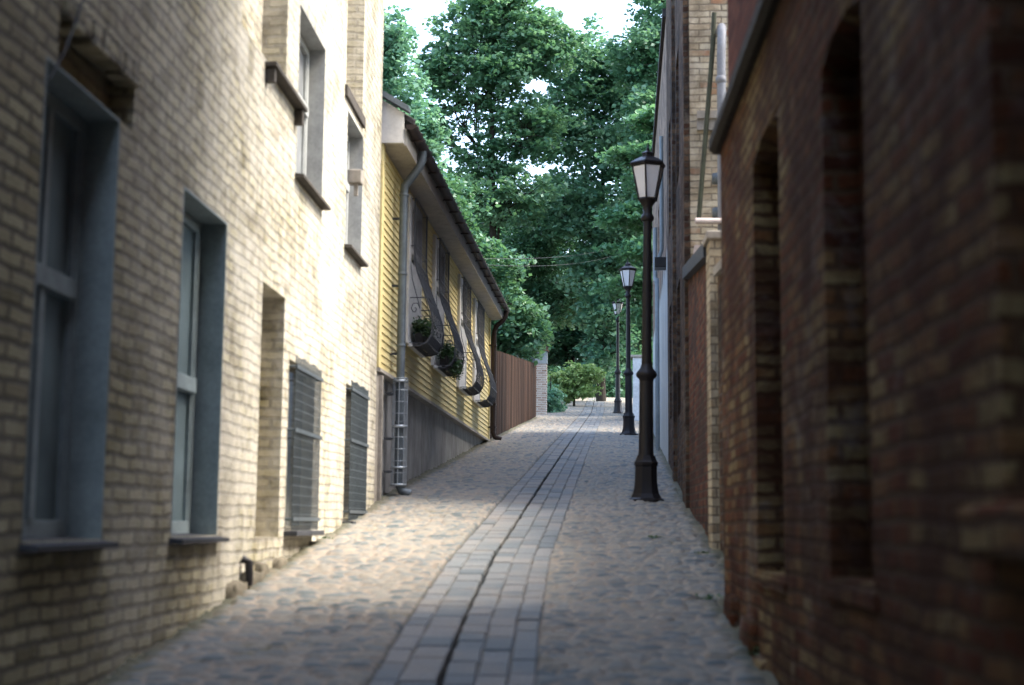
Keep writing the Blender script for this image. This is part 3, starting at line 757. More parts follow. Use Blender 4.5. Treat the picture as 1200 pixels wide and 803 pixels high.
# ------------------------------------------------------------------ plants in the window baskets
def basket_plant(yc, label, seed, trail, w):
    r = np.random.RandomState(seed); k = -.20
    wx = -2.80 + .0737 * yc
    e = empty('basket_plant', (wx + .17, yc, 3.92), math.atan2(1, .0737)); tag(e, label, 'plant', 'plants in the window baskets')
    mb = MB(); mb.box(-w, w, -.06, .06, 0, .13, .01); mb.build('planter', M['clay'], e)
    mb = MB(); mb.box(-w + .01, w - .01, -.05, .05, .1315, .136); mb.build('soil', M['soil'], e)
    K = 60; c = np.stack([r.uniform(-w, w, K), r.uniform(-.10, .08, K), r.uniform(.14, .34, K)], 1)
    if trail: 
        t = np.stack([r.uniform(-w, w, 40), r.uniform(-.17, -.11, 40), r.uniform(-.12, .15, 40)], 1); c = np.concatenate([c, t])
    co, rr = leaf_cloud(c, .045, 22, r, r.uniform(.05, .1, len(c)), .8)
    npmesh('foliage', co, np.arange(len(co)).reshape(-1, 4), M['leaf_box'], {'rnd': rr}, e)
    for i in range(8):
        mb = MB(); p = Vector((r.uniform(-w, w), r.uniform(-.1, .05), r.uniform(.26, .4)))
        for a in range(5):
            mb.lathe([(.001, p.z - .012), (.014, p.z), (.001, p.z + .012)], 6, (p.x + .012 * math.cos(a * 1.26), p.y + .012 * math.sin(a * 1.26)))
        mb.build('flower', M['flower'], e)
basket_plant(19.27, 'bushy plant with pale flowers in the basket of the yellow house window nearest the drainpipe', 4, False, .42)
basket_plant(21.95, 'leafy plant spilling over the basket of the second window from the near drainpipe', 9, True, .42)

# ------------------------------------------------------------------ fence & pillar
fk = Vector((.83 + .42, 46.9 - 31.5)); FA = Vector((-.50, 31.35)); FB = Vector((.82, 47.4))
fd = (FB - FA); FL = fd.length
fe = empty('board_fence', (FA.x, FA.y, 0), math.atan2(fd.y, fd.x)); tag(fe, 'brown vertical board fence climbing beside the lane past the yellow house', 'fence')
mb = MB(); rs = random.Random(2); x = 0
def gy(x): return g(FA.y + fd.y * x / FL)
while x < FL:
    w = .148; zt = gy(x) + 2.06 - .26 * x / FL + rs.uniform(-.012, .012); o = rs.uniform(-.004, .004)
    zb = gy(x) + .03
    mb.add([(x, o, zb), (x + w - .006, o, zb + .015), (x + w - .006, o, zt + .015), (x, o, zt), (x, o + .022, zb), (x + w - .006, o + .022, zb + .015), (x + w - .006, o + .022, zt + .015), (x, o + .022, zt)],
           [(0, 1, 2, 3), (4, 7, 6, 5), (0, 3, 7, 4), (1, 5, 6, 2), (3, 2, 6, 7), (0, 4, 5, 1)]); x += w
mb.build('board_panel', M['fence'], fe)
for i in range(7):
    x = .1 + (FL - .3) * i / 6; mb = MB(); mb.box(x, x + .1, .08, .18, gy(x) - .3, gy(x) + 1.8); mb.build('post', M['fence'], fe)
for h in (.4, 1.5):
    mb = MB(); a, b = gy(0) + h, gy(FL) + h
    mb.add([(0, .03, a), (FL, .03, b), (FL, .078, b), (0, .078, a), (0, .03, a + .09), (FL, .03, b + .09), (FL, .078, b + .09), (0, .078, a + .09)],
           [(0, 3, 2, 1), (4, 5, 6, 7), (0, 1, 5, 4), (2, 3, 7, 6), (0, 4, 7, 3), (1, 2, 6, 5)]); mb.build('rail', M['fence'], fe)
pe = empty('brick_pillar', (1.02, 49.1, g(49.1) - .05), R(-4)); tag(pe, 'pale brick gate pillar with flat stone cap at the far end of the board fence', 'pillar')
mb = MB(); mb.box(-.2, .2, -.2, .25, 0, 1.85); mb.build('shaft', M['pillar_brick'], pe)
mb = MB(); mb.box(-.21, .21, -.21, .26, 1.851, 2.28); mb.build('plastered_head', M['blue_plaster'], pe)
mb = MB(); mb.box(-.26, .26, -.26, .31, 2.281, 2.42, .01); mb.build('cap', M['brown_brick'], pe)
ge = empty('garden_wall', (-1.6, 49.35, g(49.35) - .05)); tag(ge, 'blue-grey plastered wall with a brick top rising behind the board fence', 'wall')
mb = MB(); mb.box(0, 2.40, 0, .25, 0, 2.2); mb.build('wall', M['blue_plaster'], ge)
mb = MB(); mb.box(1.0, 2.36, -.05, .3, 2.201, 2.42); mb.box(1.7, 2.4, .0, .25, 2.42, 2.62); mb.build('brick_top', M['brown_brick'], ge)

# ------------------------------------------------------------------ right side: nearest dark brick building
kN = math.sqrt(1 + .045 ** 2)
loc, rz = frame_right(1.0, .045)
wh = empty('brick_warehouse', loc, rz); tag(wh, 'dark soot-stained brick building with tall narrow niches along the right edge', 'building')
def UN(y): return -y * kN
def rop(y0, y1, z0, z1, d, c): return (UN(y1), UN(y0), z0, z1, d, c)
ops = [rop(4.82, 5.62, 1.35, 3.45, .14, 1), rop(6.85, 7.85, 1.3, 3.62, .14, 1), rop(2.2, 3.32, 1.62, 3.3, .2, 1), rop(-.6, .5, 1.2, 3.2, .2, 1)]
mb = MB(); wall_mesh(mb, UN(9.62), UN(-18), -2, 4.10, ops, thick=.5)
# arched heads: brick fillets in niche corners
for (y0, y1, zt) in ((4.82, 5.62, 3.45), (6.85, 7.85, 3.62)):
    a, b = UN(y1), UN(y0); c = (a + b) / 2; w = (b - a) / 2; rise = .06
    pts = []; n = 12
    for k in range(n):
        t0 = -1 + 2 * k / n; t1 = -1 + 2 * (k + 1) / n
        z0_ = zt - rise * (t0 * t0); z1_ = zt - rise * (t1 * t1)
        mb.add([(c + w * t0, .003, z0_), (c + w * t1, .003, z1_), (c + w * t1, .003, zt), (c + w * t0, .003, zt),
                (c + w * t0, .138, z0_), (c + w * t1, .138, z1_)], [(0, 1, 2, 3), (0, 4, 5, 1)])
# end & back masses
mb.box(UN(9.62), UN(9.62) + .5, .5, 7, -2, 12.4); mb.box(UN(-17.5), UN(-18), .5, 7, -2, 12.4); mb.box(UN(9.62), UN(-18), 7, 7.4, -2, 12.4)
mb.build('wall', M['dark_brick'], wh)
mb = MB(); wall_mesh(mb, UN(9.36), UN(-18), 4.25, 12.4, [rop(4.0, 5.0, 5.2, 6.6, .2, 1), rop(7.2, 8.2, 5.2, 6.6, .2, 1)], thick=.5); mb.v = [(a, b + .03, c) for a, b, c in mb.v]; mb.build('upper_wall', M['upper_brick'], wh)
mb = MB(); mb.prism([(-.04, 4.1), (-.075, 4.13), (-.075, 4.2), (-.01, 4.25), (.3, 4.25), (.3, 4.1)], UN(9.66), UN(-18), 'x'); mb.build('cornice', M['cornice'], wh)
mb = MB(); mb.prism([(-.25, 12.4), (-.25, 12.55), (3.7, 14.2), (7.65, 12.55), (7.65, 12.4)], UN(9.8), UN(-18.2), 'x'); mb.build('roof', M['tile'], wh)
mb = MB(); mb.box(UN(3.5), UN(2.0), -.07, .18, 1.47, 1.6, .02); mb.build('ledge', M['dark_brick'], wh)
for (y0, y1, z0) in ((4.75, 5.7, 1.26), (6.8, 7.92, 1.21)):
    mb = MB(); mb.box(UN(y1), UN(y0), -.012, .12, z0, z0 + .075, .012); mb.build('niche_sill', M['dark_brick'], wh)
rs = random.Random(8); y = 4.0; k = 40
while y < 9.3:
    w = rs.uniform(.2, .5)
    if rs.random() < .6: stone('dark_brick', UN(y + w), UN(y), rs.uniform(.04, .08), g(y) - .15, g(y) + rs.uniform(.05, .2), k, wh)
    y += w; k += 1

# garden wall between the two brick buildings
yw = empty('courtyard_wall', (0, 0, 0)); tag(yw, 'red brick courtyard wall with sloping dark coping between the two right-hand brick buildings', 'wall')
def wall_seg(mbx, A, B, za, zb, t, z0=0.5):
    A, B = Vector(A), Vector(B); d = (B - A).normalized(); n = Vector((d.y, -d.x)) * t
    q = [A, B, B + n, A + n]
    mbx.add([(p.x, p.y, z0) for p in q] + [(p.x, p.y, z) for p, z in zip(q, (za, zb, zb, za))],
            [(0, 1, 5, 4), (1, 2, 6, 5), (2, 3, 7, 6), (3, 0, 4, 7), (4, 5, 6, 7), (0, 3, 2, 1)])
mb = MB(); wall_seg(mb, (1.80, 12.75), (2.0, 15.97), 3.95, 4.30, .3); mb.build('wall', M['red_brick'], yw)
mb = MB(); wall_seg(mb, (1.73, 12.72), (1.93, 15.95), 4.09, 4.44, .45, 3.96)
for i in range(4):
    v = mb.v[i]; mb.v[i] = (v[0], v[1], 3.955 if i in (0, 3) else 4.305)
mb.build('coping', M['slate_sill'], yw)
yp = empty('brick_pier', (1.94, 12.55, 1.0), R(-3)); tag(yp, 'pale yellow brick pier just beyond the corner of the dark near building', 'pier')
mb = MB(); mb.box(-.19, .25, -.2, .18, -.3, 3.05); mb.build('shaft', M['yellow_brick'], yp)
mb = MB(); mb.box(-.22, .28, -.23, .21, 3.051, 3.12, .01); mb.build('cap', M['concrete'], yp)
ywl = empty('low_brick_wall', (0, 0, 0)); tag(ywl, 'brown brick wall filling the setback between the dark building and the yellow pier', 'wall')
mb = MB(); wall_seg(mb, (1.66, 9.66), (1.80, 12.32), 3.5, 3.7, .3, .5); mb.build('wall', M['brown_brick'], ywl)
mb = MB(); wall_seg(mb, (1.62, 9.67), (1.76, 12.31), 3.58, 3.78, .38, 3.5)
for i in range(4):
    v = mb.v[i]; mb.v[i] = (v[0], v[1], 3.503 if i in (0, 3) else 3.703)
mb.build('coping', M['concrete'], ywl)

# tall brown brick building from y=16 to 24.6
kB = math.sqrt(1 + .079 ** 2)
loc, rz = frame_right(.75, .079)
tb = empty('brick_tenement', loc, rz); tag(tb, 'tall brown brick building with pale brick end wall behind the nearest lamp post', 'building')
def UB(y): return -y * kB
mb = MB(); wall_mesh(mb, UB(23.9), UB(16.0), 0, 12.5, [(UB(22.9), UB(21.9), 6.2, 8, .2, 1), (UB(19.6), UB(18.6), 6.2, 8, .2, 1), (UB(22.9), UB(21.9), 3.2, 5.0, .2, 1), (UB(19.6), UB(18.6), 3.0, 4.8, .2, 1)], thick=.4)
mb.box(UB(23.9), UB(23.5), .4, 9, 0, 12.5)
mb.build('street_wall', M['brown_brick'], tb)
mb = MB()
mb.box(UB(16.0) - .40, UB(16.0) + .012, .02, 9, 0, 12.5); mb.build('end_wall', M['yellow_brick'], tb)
for (y, w) in ((16.5, .95), (20.2, .6)):
    mb = MB(); mb.box(UB(y + w / 2), UB(y - w / 2), -.05, -.001, 0, 12.2); mb.build('pilaster', M['brown_brick'], tb)
mb = MB(); mb.box(UB(16.0) + .013, UB(16.0) + .085, .1, 1.3, 6.18, 6.27); mb.box(UB(16.0) + .013, UB(16.0) + .06, .1, 1.3, 6.05, 6.178); mb.build('string_course', M['concrete'], tb)
mb = MB(); mb.box(UB(23.92), UB(15.9), -.1, 9.1, 12.501, 12.7); mb.build('roof', M['tile'], tb)
# pipes on the end wall (world coordinates)
inv = (Matrix.Translation(loc) @ Matrix.Rotation(rz, 4, 'Z')).inverted()
def wl(p): return tuple(inv @ Vector(p))
mb = MB(); mb.tube([wl(p) for p in ((2.39, 15.96, 7.22), (2.39, 15.84, 7.24), (2.38, 15.76, 7.16), (2.37, 15.76, 6.9), (2.36, 15.76, 4.2))], .052, 12)
mb.lathe([(.05, 6.55), (.062, 6.56), (.062, 6.62), (.05, 6.63)], 12, wl((2.363, 15.76, 0))[:2]); mb.build('vent_pipe', M['pvc'], tb)
mb = MB(); mb.tube([wl(p) for p in ((2.30, 15.80, 7.4), (2.28, 15.8, 7.0), (2.10, 15.8, 4.95))], .028, 10); mb.build('slanted_pipe', M['green_metal'], tb)
mb = MB(); mb.tube([wl(p) for p in ((2.05, 15.7, 4.93), (2.45, 15.7, 4.93))], .035, 10); mb.build('waste_pipe', M['plaster_pink'], tb)
for (px_, pz) in ((2.34, 5.9), (2.33, 5.45), (2.33, 5.05)):
    mb = MB(); a = wl((px_, 15.85, pz)); mb.lathe([(.03, pz - .06), (.07, pz - .05), (.07, pz + .06), (.03, pz + .07)], 10, a[:2]); mb.build('junction_box', M['zinc'], tb)

mb = MB(); mb.prism([(-.03, 0), (.55, 0), (.55, .5), (.0, .5), (-.03, .3)], 0, .03, 'y')
mb.v = [wl((2.07 + x, 15.93 + y, 4.2 + z)) for x, y, z in mb.v]; mb.build('plaster_patch', M['plaster_pink'], tb)

# plastered building y 24.6..36
def plastered():
    m = NT('peeling_plaster'); co = m.coord(); sep = m.N('ShaderNodeSeparateXYZ'); m.L(co, sep.inputs[0])
    n = m.noise(co, 2.2, 6, .7); f = m.noise(co, 25, 4, .6); st = m.noise(m.vmath('MULTIPLY', co, (5, 5, .5)), 1.4, 5, .65)
    up = m.mix(m.rng(n, .44, .56), (.25, .18, .135), (.10, .075, .06)); up = m.mix(m.rng(f, .5, .7, 0, .4), up, (.36, .29, .24))
    lo = m.mix(m.rng(st, .4, .65), (.50, .52, .52), (.30, .33, .34)); lo = m.mix(m.rng(n, .6, .72, 0, .6), lo, (.25, .25, .25))
    e = m.math('ADD', sep.outputs[2], m.math('MULTIPLY', m.math('SUBTRACT', n, .5), 1.5))
    c = m.mix(m.rng(e, 6.0, 6.3), lo, up)
    return m.out(c, .9, m.bump(m.math('ADD', n, f), .7, .01))
M['peeling'] = plastered()
pb = empty('plastered_building', loc, rz); tag(pb, 'building with whitewashed lower wall and peeling brown upper plaster behind the lamps', 'building')
mb = MB(); wall_mesh(mb, UB(36.0), UB(23.95), 0, 10.35, [(UB(34), UB(33), 6.8, 8.2, .15, 1), (UB(30), UB(29), 6.8, 8.2, .15, 1)], thick=8); mb.build('wall', M['peeling'], pb)
mb = MB(); mb.box(UB(36.15), UB(23.97), -.06, 8.1, 10.351, 10.5); mb.build('roof', M['tile'], pb)
mb = MB(); mb.tube([(UB(24.7), -.07, 8.4), (UB(24.7), -.07, 6.35), (UB(24.7), -.12, 6.2)], .035, 10); mb.tube([(UB(27.6), -.12, 7.35), (UB(27.6), -.12, 6.35), (UB(27.2), -.12, 6.18), (UB(26.3), -.12, 6.1), (UB(26.3), -.12, g(26.3) + .1)], .042, 10)
mb.build('drainpipe', M['bluepipe'], pb)
mb = MB(); mb.box(UB(24.85), UB(24.5), -.2, -.001, 6.0, 6.18, .01); mb.build('junction_box', M['iron'], pb)
mb = MB(); mb.tube([(UB(27.5), -.06, 6.1), (UB(27.3), -.1, 5.4), (UB(27.0), -.1, 4.9), (UB(26.7), -.08, 4.75)], .01, 6); mb.tube([(UB(26.6), -.08, 6.0), (UB(27.1), -.1, 4.9)], .01, 6); mb.build('cable', M['bar_iron'], pb)

lw = empty('white_wall', (4.10, 44.6, g(45) - .1), R(80)); tag(lw, 'low whitewashed wall with pillar beyond the second lamp post', 'wall')
mb = MB(); mb.box(0, 6.5, 0, .2, -.6, 1.75); mb.box(-.3, 0, -.06, .26, -.6, 2.05, .01); mb.build('wall', M['white_plaster'], lw)
mb = MB(); mb.box(-.36, .06, -.12, .32, 2.051, 2.12, .01); mb.build('cap', M['concrete'], lw)

# ------------------------------------------------------------------ street lamps
def make_lamp():
    root = empty('street_lamp')
    b = MB(); b.lathe([(.225, 0), (.225, .03), (.195, .05), (.165, .10), (.148, .17), (.140, .24), (.137, .42), (.148, .44), (.150, .47), (.135, .49), (.122, .52), (.112, .55)], 8, smooth=False, rot=PI / 8)
    b.lathe([(.118, .10), (.122, .47), (.105, .52)], 16); b.build('base', M['iron'], root)
    p = MB(); p.lathe([(.100, .53), (.090, .6), (.087, 1.0), (.084, 1.44)], 20); p.build('lower_post', M['iron'], root)
    c = MB(); c.lathe([(.084, 1.44), (.092, 1.47), (.122, 1.50), (.128, 1.53), (.112, 1.56), (.080, 1.60), (.062, 1.65)], 20); c.build('collar', M['iron'], root)
    s = MB(); s.lathe([(.061, 1.64), (.059, 1.9), (.055, 2.8), (.048, 3.42)], 20); s.build('upper_post', M['iron'], root)
    n = MB(); n.lathe([(.055, 3.40), (.075, 3.42), (.082, 3.45), (.070, 3.48), (.052, 3.51), (.060, 3.55), (.052, 3.58), (.078, 3.62), (.105, 3.66)], 16); n.build('neck', M['iron'], root)
    # hexagonal lantern
    z0, z1, r0, r1, N_ = 3.67, 4.09, .112, .205, 6
    def P(k, r, z): a = 2 * PI * k / N_ + .28; return Vector((r * math.cos(a), r * math.sin(a), z))
    f = MB()
    for k in range(N_):
        f.tube([P(k, r0, z0 - .01), P(k, r1, z1 + .005)], .011, 6)
        f.tube([P(k, r0, z0), P(k + 1, r0, z0)], .013, 6); f.tube([P(k, r1, z1), P(k + 1, r1, z1)], .014, 6)
    fr = f.build('lantern_frame', M['iron'], root)
    for k in range(N_):
        w = MB(); q = [P(k, r0 - .004, z0 + .01), P(k + 1, r0 - .004, z0 + .01), P(k + 1, r1 - .004, z1 - .005), P(k, r1 - .004, z1 - .005)]
        c_ = sum(q, Vector()) / 4; q = [c_ + (v - c_) * .93 for v in q]; inn = Vector((c_.x, c_.y, 0)).normalized() * -.005
        w.add(q + [v + inn for v in q], [(0, 1, 2, 3), (4, 7, 6, 5), (0, 4, 5, 1), (1, 5, 6, 2), (2, 6, 7, 3), (3, 7, 4, 0)])
        w.build('glass_pane', M['frost'], fr)
    t = MB(); t.lathe([(.218, z1 + .008), (.238, z1 + .018), (.230, z1 + .035), (.150, z1 + .085), (.085, z1 + .115), (.075, z1 + .12), (.070, z1 + .155), (.085, z1 + .162), (.05, z1 + .185), (.02, z1 + .2)], 6, smooth=False, rot=.28)
    t.build('lantern_roof', M['iron'], root)
    e = MB(); e.lathe([(.014, z1 + .19), (.026, z1 + .215), (.014, z1 + .235), (.008, z1 + .27), (.004, z1 + .31)], 10); e.build('finial', M['iron'], root)
    return root
lamp = make_lamp()
spots = [(1.61, 17.05, 'nearest and largest black lantern street lamp, standing beside the right-hand brick buildings'),
         (2.88, 34.8, 'middle of the three black street lamps, in front of the whitewashed building end'),
         (3.90, 52.0, 'farthest and smallest black street lamp, against the dark trees at the crest')]
for i, (x, y, lab) in enumerate(spots):
    o = lamp if i == 0 else copy_tree(lamp)
    o.location = (x, y, g(y) - .005); tag(o, lab, 'street lamp', 'street lamps lining the lane')
    o.rotation_euler = (.004 * (1 - i), (.009, -.006, .004)[i], 0)
    if i == 1: o.rotation_euler.z = .4
    if i == 2: o.rotation_euler.z = .9

# ------------------------------------------------------------------ overhead cables
def cable(a, b, sag, label):
    mb = MB(); a = Vector(a); b = Vector(b); pts = []
    for i in range(25):
        t = i / 24; p = a.lerp(b, t); p.z -= sag * 4 * t * (1 - t); pts.append(p - a)
    mb.tube(pts, .006, 6)
    o = mb.build('overhead_cable', M['bar_iron']); o.location = a
    tag(o, label, 'cable', 'overhead cables')
cable((-.9, 31.6, 7.45), (4.3, 62.0, 13.6), .15, 'upper of the two thin overhead cables running from the yellow house into the trees')
cable((-.9, 31.6, 7.32), (4.4, 62.1, 13.3), .2, 'lower of the two thin overhead cables running from the yellow house into the trees')

# ------------------------------------------------------------------ trees
def G(y): return g(y) - .1
make_tree('broadleaf_tree', 'tree at the far left rising behind the roof of the yellow house', (-6.2, 60, G(60)), 17.5,
          [(0, 0, 13.5, 2.4, 2.2, 2.6, 3), (1.7, -.5, 11.5, 1.6, 1.6, 1.6, 1.6), (-1.8, 0, 11, 2, 2, 2, 1.5), (.6, -1, 15.6, 1.3, 1.3, 1.5, 1), (1.2, 0, 8.5, 2.2, 2, 1.8, 1.8), (-1.5, 0, 7.5, 2.2, 2, 1.8, 1.2)], M['leaf_mid'], 21, .26, 1200, 22, .23)
make_tree('broadleaf_tree', 'tallest central tree with sky showing through gaps between its limbs', (-.9, 64, G(64)), 21.5,
          [(-1.3, 0, 17.3, 1.7, 1.6, 1.9, 1.8), (.9, 0, 18.0, 1.8, 1.8, 1.8, 2.0), (-.1, 0, 19.0, 1.2, 1.2, 1.2, .8), (2.3, -.4, 16.6, 1.5, 1.5, 1.5, 1.5), (-2.7, -.3, 15.6, 1.2, 1.2, 1.0, .8), (.3, -.6, 15.4, 1.7, 1.4, 1.1, 1.4),
           (-1.9, .2, 13.9, 2.7, 1.3, 2.7, .95), (-.4, .1, 14.6, 1.6, 1, 1.4, .4), (-.2, 0, 11.4, 1.6, 1, 1, .8), (1.6, 0, 12.8, 1.7, 1.6, 1.5, 1.5), (-3.2, 0, 12.9, 1.1, 1, .9, .6), (-2.2, 0, 10.0, 1.6, 1.4, 1.0, 1.1), (.8, -.4, 9.6, 2.2, 1.7, 1.5, 1.7)], M['leaf_mid'], 5, .24, 1650, 21, .23, (.3, .6))
make_tree('broadleaf_tree', 'broad tree right of centre with a rounded leafy top against the sky', (4.3, 68, G(68)), 19.6,
          [(-.6, 0, 16.4, 2.3, 2, 2.2, 2.5), (1.5, 0, 15.2, 2.0, 2, 2, 2), (-2.2, -.3, 13.6, 1.9, 1.8, 1.8, 1.7), (.3, -.8, 12.3, 2.4, 2, 1.9, 2.2), (2.4, 0, 11.6, 2, 2, 1.8, 1.6), (-1.6, -.6, 9.6, 2.2, 2, 1.8, 1.8), (1.2, -.8, 8.6, 2.4, 2, 1.8, 1.8), (-.2, -1, 6.2, 1.8, 1.4, 1.5, 1.2), (.2, -1.2, 4.0, 1.6, 1.2, 1.2, .9), (0, -1.2, 2.1, 1.2, 1, .9, .5)], M['leaf_mid'], 13, .2, 1900, 22, .24)
make_tree('broadleaf_tree', 'dense tree at the right reaching the top of the picture beside the tall brick building', (8.2, 64, G(64)), 21.8,
          [(0, 0, 18.5, 2.5, 2.3, 2.6, 3), (-1.8, -.5, 16.2, 1.8, 1.8, 1.8, 1.8), (1.5, 0, 16, 2.2, 2, 2, 1.6), (-1.2, -.8, 13, 2.2, 2, 1.9, 2), (.9, -.5, 12, 2.2, 2, 2, 1.5), (-1.2, -.8, 9.8, 2.2, 2, 1.8, 1.8), (1, 0, 8, 2.5, 2, 2, 1.5)], M['leaf_mid'], 17, .3, 1900, 22, .24)
make_tree('maple_tree', 'light green maple with layered drooping branches just behind the street lamps', (7.6, 50.5, G(50.5)), 12.6,
          [(-1.9, -.3, 10.9, 1.5, 1.3, .35, 1.2), (-2.6, -.4, 9.5, 1.5, 1.3, .35, 1.3), (-1.6, -.6, 8.5, 1.9, 1.4, .4, 1.5), (-2.8, -.3, 7.3, 1.6, 1.3, .38, 1.3), (-2.2, -.7, 6.0, 1.9, 1.4, .4, 1.5), (-2.9, -.5, 4.7, 1.7, 1.3, .38, 1.3), (-1.8, -.5, 3.7, 1.8, 1.3, .4, 1.2),
           (.6, 0, 11.4, 1.4, 1.3, .8, 1), (.8, 0, 9, 1.8, 1.6, 1, 1.2), (.8, 0, 6.4, 1.8, 1.6, 1, 1.1), (0, 0, 12.2, 1, 1, .7, .7)], M['leaf_light'], 31, .2, 1700, 20, .19, (.28, .55), .3)
make_tree('broadleaf_tree', 'dark tree whose low boughs hang over the board fence', (-3.0, 45, G(45)), 9.5,
          [(0, 0, 6.8, 2.0, 2, 1.6, 2), (1.6, 0, 4.9, 1.6, 1.6, 1.2, 1.6), (2.7, .2, 3.4, 1.3, 1.3, .8, 1.2), (3.3, .6, 2.7, .8, .9, .5, .7), (-1, 0, 5, 1.8, 1.8, 1.5, 1.2), (.8, 0, 3.4, 1.5, 1.5, 1, 1)], M['leaf_dark'], 41, .18, 1500, 22, .17, (.25, .5))
make_tree('broadleaf_tree', 'shadowy tree filling the middle distance left of the lane', (-2.4, 76, G(76)), 13.5,
          [(0, 0, 9.5, 3.2, 2.5, 2.4, 3), (-2.5, 0, 6.5, 2.8, 2.4, 2.4, 2), (2.5, 0, 6.4, 2.8, 2.4, 2.4, 2.2), (.5, 0, 3.6, 3.4, 2.4, 1.8, 2)], M['leaf_dark'], 51, .3, 1700, 24, .22, (.4, .85))
make_tree('broadleaf_tree', 'shadowy tree directly behind the crest of the lane', (3.4, 84, G(84)), 16,
          [(0, 0, 11.5, 3.2, 2.5, 2.6, 3), (-2.4, 0, 8.4, 2.8, 2.4, 2.4, 2), (2.5, 0, 8.0, 2.8, 2.4, 2.4, 2.2), (.5, 0, 5.2, 3.6, 2.4, 1.8, 2), (-2, 0, 3.4, 2.4, 2, 1.4, 1), (2, 0, 3.2, 2.6, 2, 1.4, 1)], M['leaf_dark'], 61, .35, 1900, 24, .24, (.4, .9))
make_tree('broadleaf_tree', 'shadowy tree behind the farthest lamp on the right', (9.0, 80, G(80)), 15,
          [(0, 0, 10.5, 3.2, 2.5, 2.6, 3), (-2.4, 0, 7.4, 2.6, 2.4, 2.4, 2), (2.5, 0, 7.0, 2.8, 2.4, 2.4, 2.2), (-1, 0, 4.2, 3.2, 2.4, 1.8, 2)], M['leaf_dark'], 71, .32, 1700, 24, .24, (.4, .9))
make_tree('broadleaf_tree', 'dark slender tree between the central tree and the fence pillar', (1.6, 70, G(70)), 12,
          [(0, 0, 9.2, 2.0, 1.8, 1.8, 2), (-1, 0, 6.8, 2.0, 1.8, 1.6, 2), (1, 0, 5.2, 1.8, 1.8, 1.4, 1.6), (-1.2, 0, 3.9, 1.8, 1.6, 1.2, 1.4)], M['leaf_dark'], 81, .22, 1200, 24, .18, (.35, .7))
make_tree('leafy_bush', 'bright lime green bush glowing at the head of the lane', (2.65, 60.0, G(60.0)), 2.5,
          [(0, 0, 1.15, 1.0, .8, .75, 3), (-.75, -.1, .7, .6, .6, .5, 1.2), (.6, 0, 1.5, .6, .6, .4, 1)], M['leaf_lime'], 91, .05, 420, 22, .13, (.16, .34), group=None, split=.2, cat='bush')
make_tree('leafy_bush', 'pale bush half hidden behind the second lamp post', (5.6, 58, G(58)), 2.9,
          [(0, 0, 1.9, .8, .8, .8, 2), (-.5, 0, 1.1, .6, .6, .6, 1)], M['leaf_lime'], 93, .05, 170, 22, .12, (.18, .34), split=.2, cat='bush')
make_tree('leafy_bush', 'low green shrub at the foot of the pale brick pillar', (1.45, 52.5, G(52.5)), 1.7,
          [(0, 0, .6, .42, .6, .6, 2), (.2, .5, .35, .35, .6, .35, 1)], M['leaf_mid'], 95, .03, 170, 20, .09, (.12, .26), split=.2, cat='bush')

def woods():
    rs = np.random.RandomState(99)
    n = 5200
    c = np.stack([rs.uniform(-16, 26, n), rs.uniform(91, 99, n), 8.3 + rs.rand(n) ** 1.15 * 9.0], 1)
    c[:, 2] = np.minimum(c[:, 2], 8.4 + 7.0 + 2.5 * np.sin(c[:, 0] * .55) + 1.2 * np.sin(c[:, 0] * 1.7))
    co, r = leaf_cloud(c, .34, 22, rs, rs.uniform(.6, 1.3, n), .6)
    o = npmesh('woodland', co, np.arange(len(co)).reshape(-1, 4), M['leaf_dark'], {'rnd': r}); tag(o, 'dark mass of woodland foliage closing the view beyond the crest', 'woodland', kind='stuff')
woods()
def undergrowth():
    rs = np.random.RandomState(77); n = 900
    x = rs.uniform(-5, 14, n); x = x[(x < 2.0) | (x > 2.6) | True]
    c = np.stack([x, rs.uniform(77, 80, len(x)), 8.1 + rs.rand(len(x)) * 1.9], 1)
    co, r = leaf_cloud(c, .2, 22, rs, rs.uniform(.3, .6, len(c)), .7)
    tag(npmesh('undergrowth', co, np.arange(len(co)).reshape(-1, 4), M['leaf_dark'], {'rnd': r}), 'dark low undergrowth growing just behind the crest of the lane', 'undergrowth', kind='stuff')
undergrowth()
make_tree('broadleaf_tree', 'unseen tree added behind the whitewashed building to shade the far part of the lane', (11.5, 42, G(42)), 14.5,
          [(-1.5, 0, 11.5, 2.8, 3.6, 2.2, 2), (0, -2.5, 10.5, 2.6, 2.6, 2.4, 2), (-1, 3, 10.5, 2.8, 2.8, 2.4, 2), (-1.5, 0, 8.2, 3, 4, 1.8, 2), (1, 0, 9, 3, 4, 2.5, 1.5)], M['leaf_mid'], 101, .3, 1500, 20, .26, (.5, .9))  # hidden by the building, added for the shade it casts on the lane
make_tree('broadleaf_tree', 'tall unseen tree added right of the crest to shade the lane near the farthest lamp', (13.0, 56, G(56)), 17,
          [(-2, 0, 13, 3, 3.6, 2.4, 2), (0, -2.5, 12.5, 2.8, 3, 2.4, 2), (-2, 3, 12, 3, 3, 2.4, 2), (-2.5, 0, 9, 3, 4, 2, 2), (1, 0, 10, 3, 4, 2.5, 1.5)], M['leaf_mid'], 103, .3, 1500, 20, .28, (.5, .95))  # stands out of view, added to darken the crest

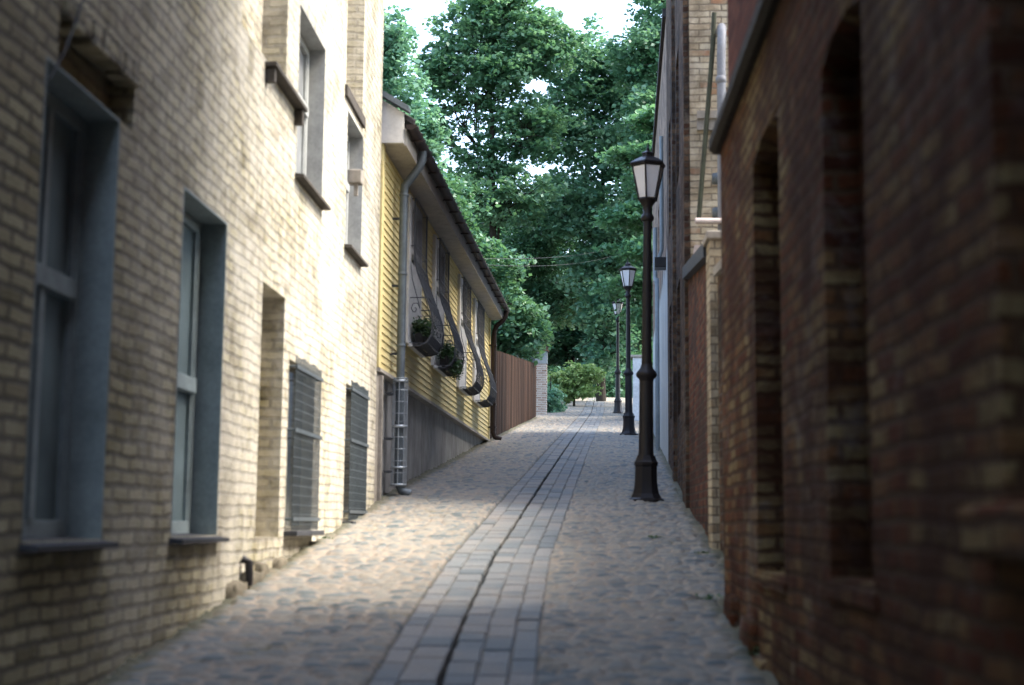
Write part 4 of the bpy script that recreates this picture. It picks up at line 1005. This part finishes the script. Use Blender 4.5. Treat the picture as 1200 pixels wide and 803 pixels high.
# weeds in the joints
def weed(x, y, s, seed, label):
    r = np.random.RandomState(seed); K = 14
    c = np.stack([r.normal(0, s * .4, K), r.normal(0, s * .4, K), r.uniform(.01, s * .5, K)], 1)
    co, rr = leaf_cloud(c, s * .3, 7, r, np.full(K, s * .3), .8)
    o = npmesh('weed', co, np.arange(len(co)).reshape(-1, 4), M['leaf_box'], {'rnd': rr}); o.location = (x, y, g(y) + .0)
    tag(o, label, 'weed', 'weeds in the cobbles')
weed(1.36, 9.75, .09, 1, 'small weed at the foot of the dark brick corner')
weed(1.33, 13.2, .07, 2, 'small green tuft alone among the cobbles in front of the nearest lamp')
weed(1.62, 12.0, .09, 3, 'weed growing below the yellow brick pier')
weed(1.38, 7.9, .09, 4, 'weed at the wall foot in the lower right')
weed(-1.66, 12.9, .06, 5, 'weed at the foot of the cream wall between the barred windows')

# ------------------------------------------------------------------ world, sun, camera
SUN_EL, SUN_AZ = 55.0, 93.0      # azimuth clockwise from +Y
w = bpy.data.worlds.new('World'); scene.world = w; w.use_nodes = True
nt = w.node_tree; bg = nt.nodes['Background']
sky = nt.nodes.new('ShaderNodeTexSky'); sky.sky_type = 'NISHITA'; sky.sun_disc = False
sky.sun_elevation = R(SUN_EL); sky.sun_rotation = R(SUN_AZ); sky.air_density = 1.0; sky.dust_density = 2.5; sky.ozone_density = 0.0
nt.links.new(sky.outputs[0], bg.inputs['Color']); bg.inputs['Strength'].default_value = .15
sd = bpy.data.lights.new('sun', 'SUN'); sd.energy = 1.5; sd.angle = R(26); sd.color = (1, .93, .82)
so = bpy.data.objects.new('sun', sd); COL.objects.link(so)
dirv = Vector((math.cos(R(SUN_EL)) * math.sin(R(SUN_AZ)), math.cos(R(SUN_EL)) * math.cos(R(SUN_AZ)), math.sin(R(SUN_EL))))
so.rotation_euler = dirv.to_track_quat('Z', 'Y').to_euler()
so.location = (20, 0, 20)

cam = bpy.data.cameras.new('camera'); co_ = bpy.data.objects.new('camera', cam); COL.objects.link(co_); scene.camera = co_
cam.sensor_width = 36; cam.lens = 50; cam.clip_end = 3000; cam.clip_start = .05
p = R(7.2); ro = R(.5)
fwd = Vector((0, math.cos(p), math.sin(p))); right = Vector((1, 0, 0)); up = right.cross(fwd)
r2 = right * math.cos(ro) + up * math.sin(ro); u2 = -right * math.sin(ro) + up * math.cos(ro)
mt = Matrix((r2, u2, -fwd)).transposed().to_4x4(); mt.translation = (0, 0, 1.55)
co_.matrix_world = mt
cam.dof.use_dof = True; cam.dof.focus_distance = 40; cam.dof.aperture_fstop = 1.7

scene.view_settings.view_transform = 'Standard'; scene.view_settings.look = 'None'
scene.view_settings.exposure = 2.72; scene.view_settings.gamma = 1
scene.render.resolution_x = 1024; scene.render.resolution_y = 685
scene.cycles.max_bounces = 6
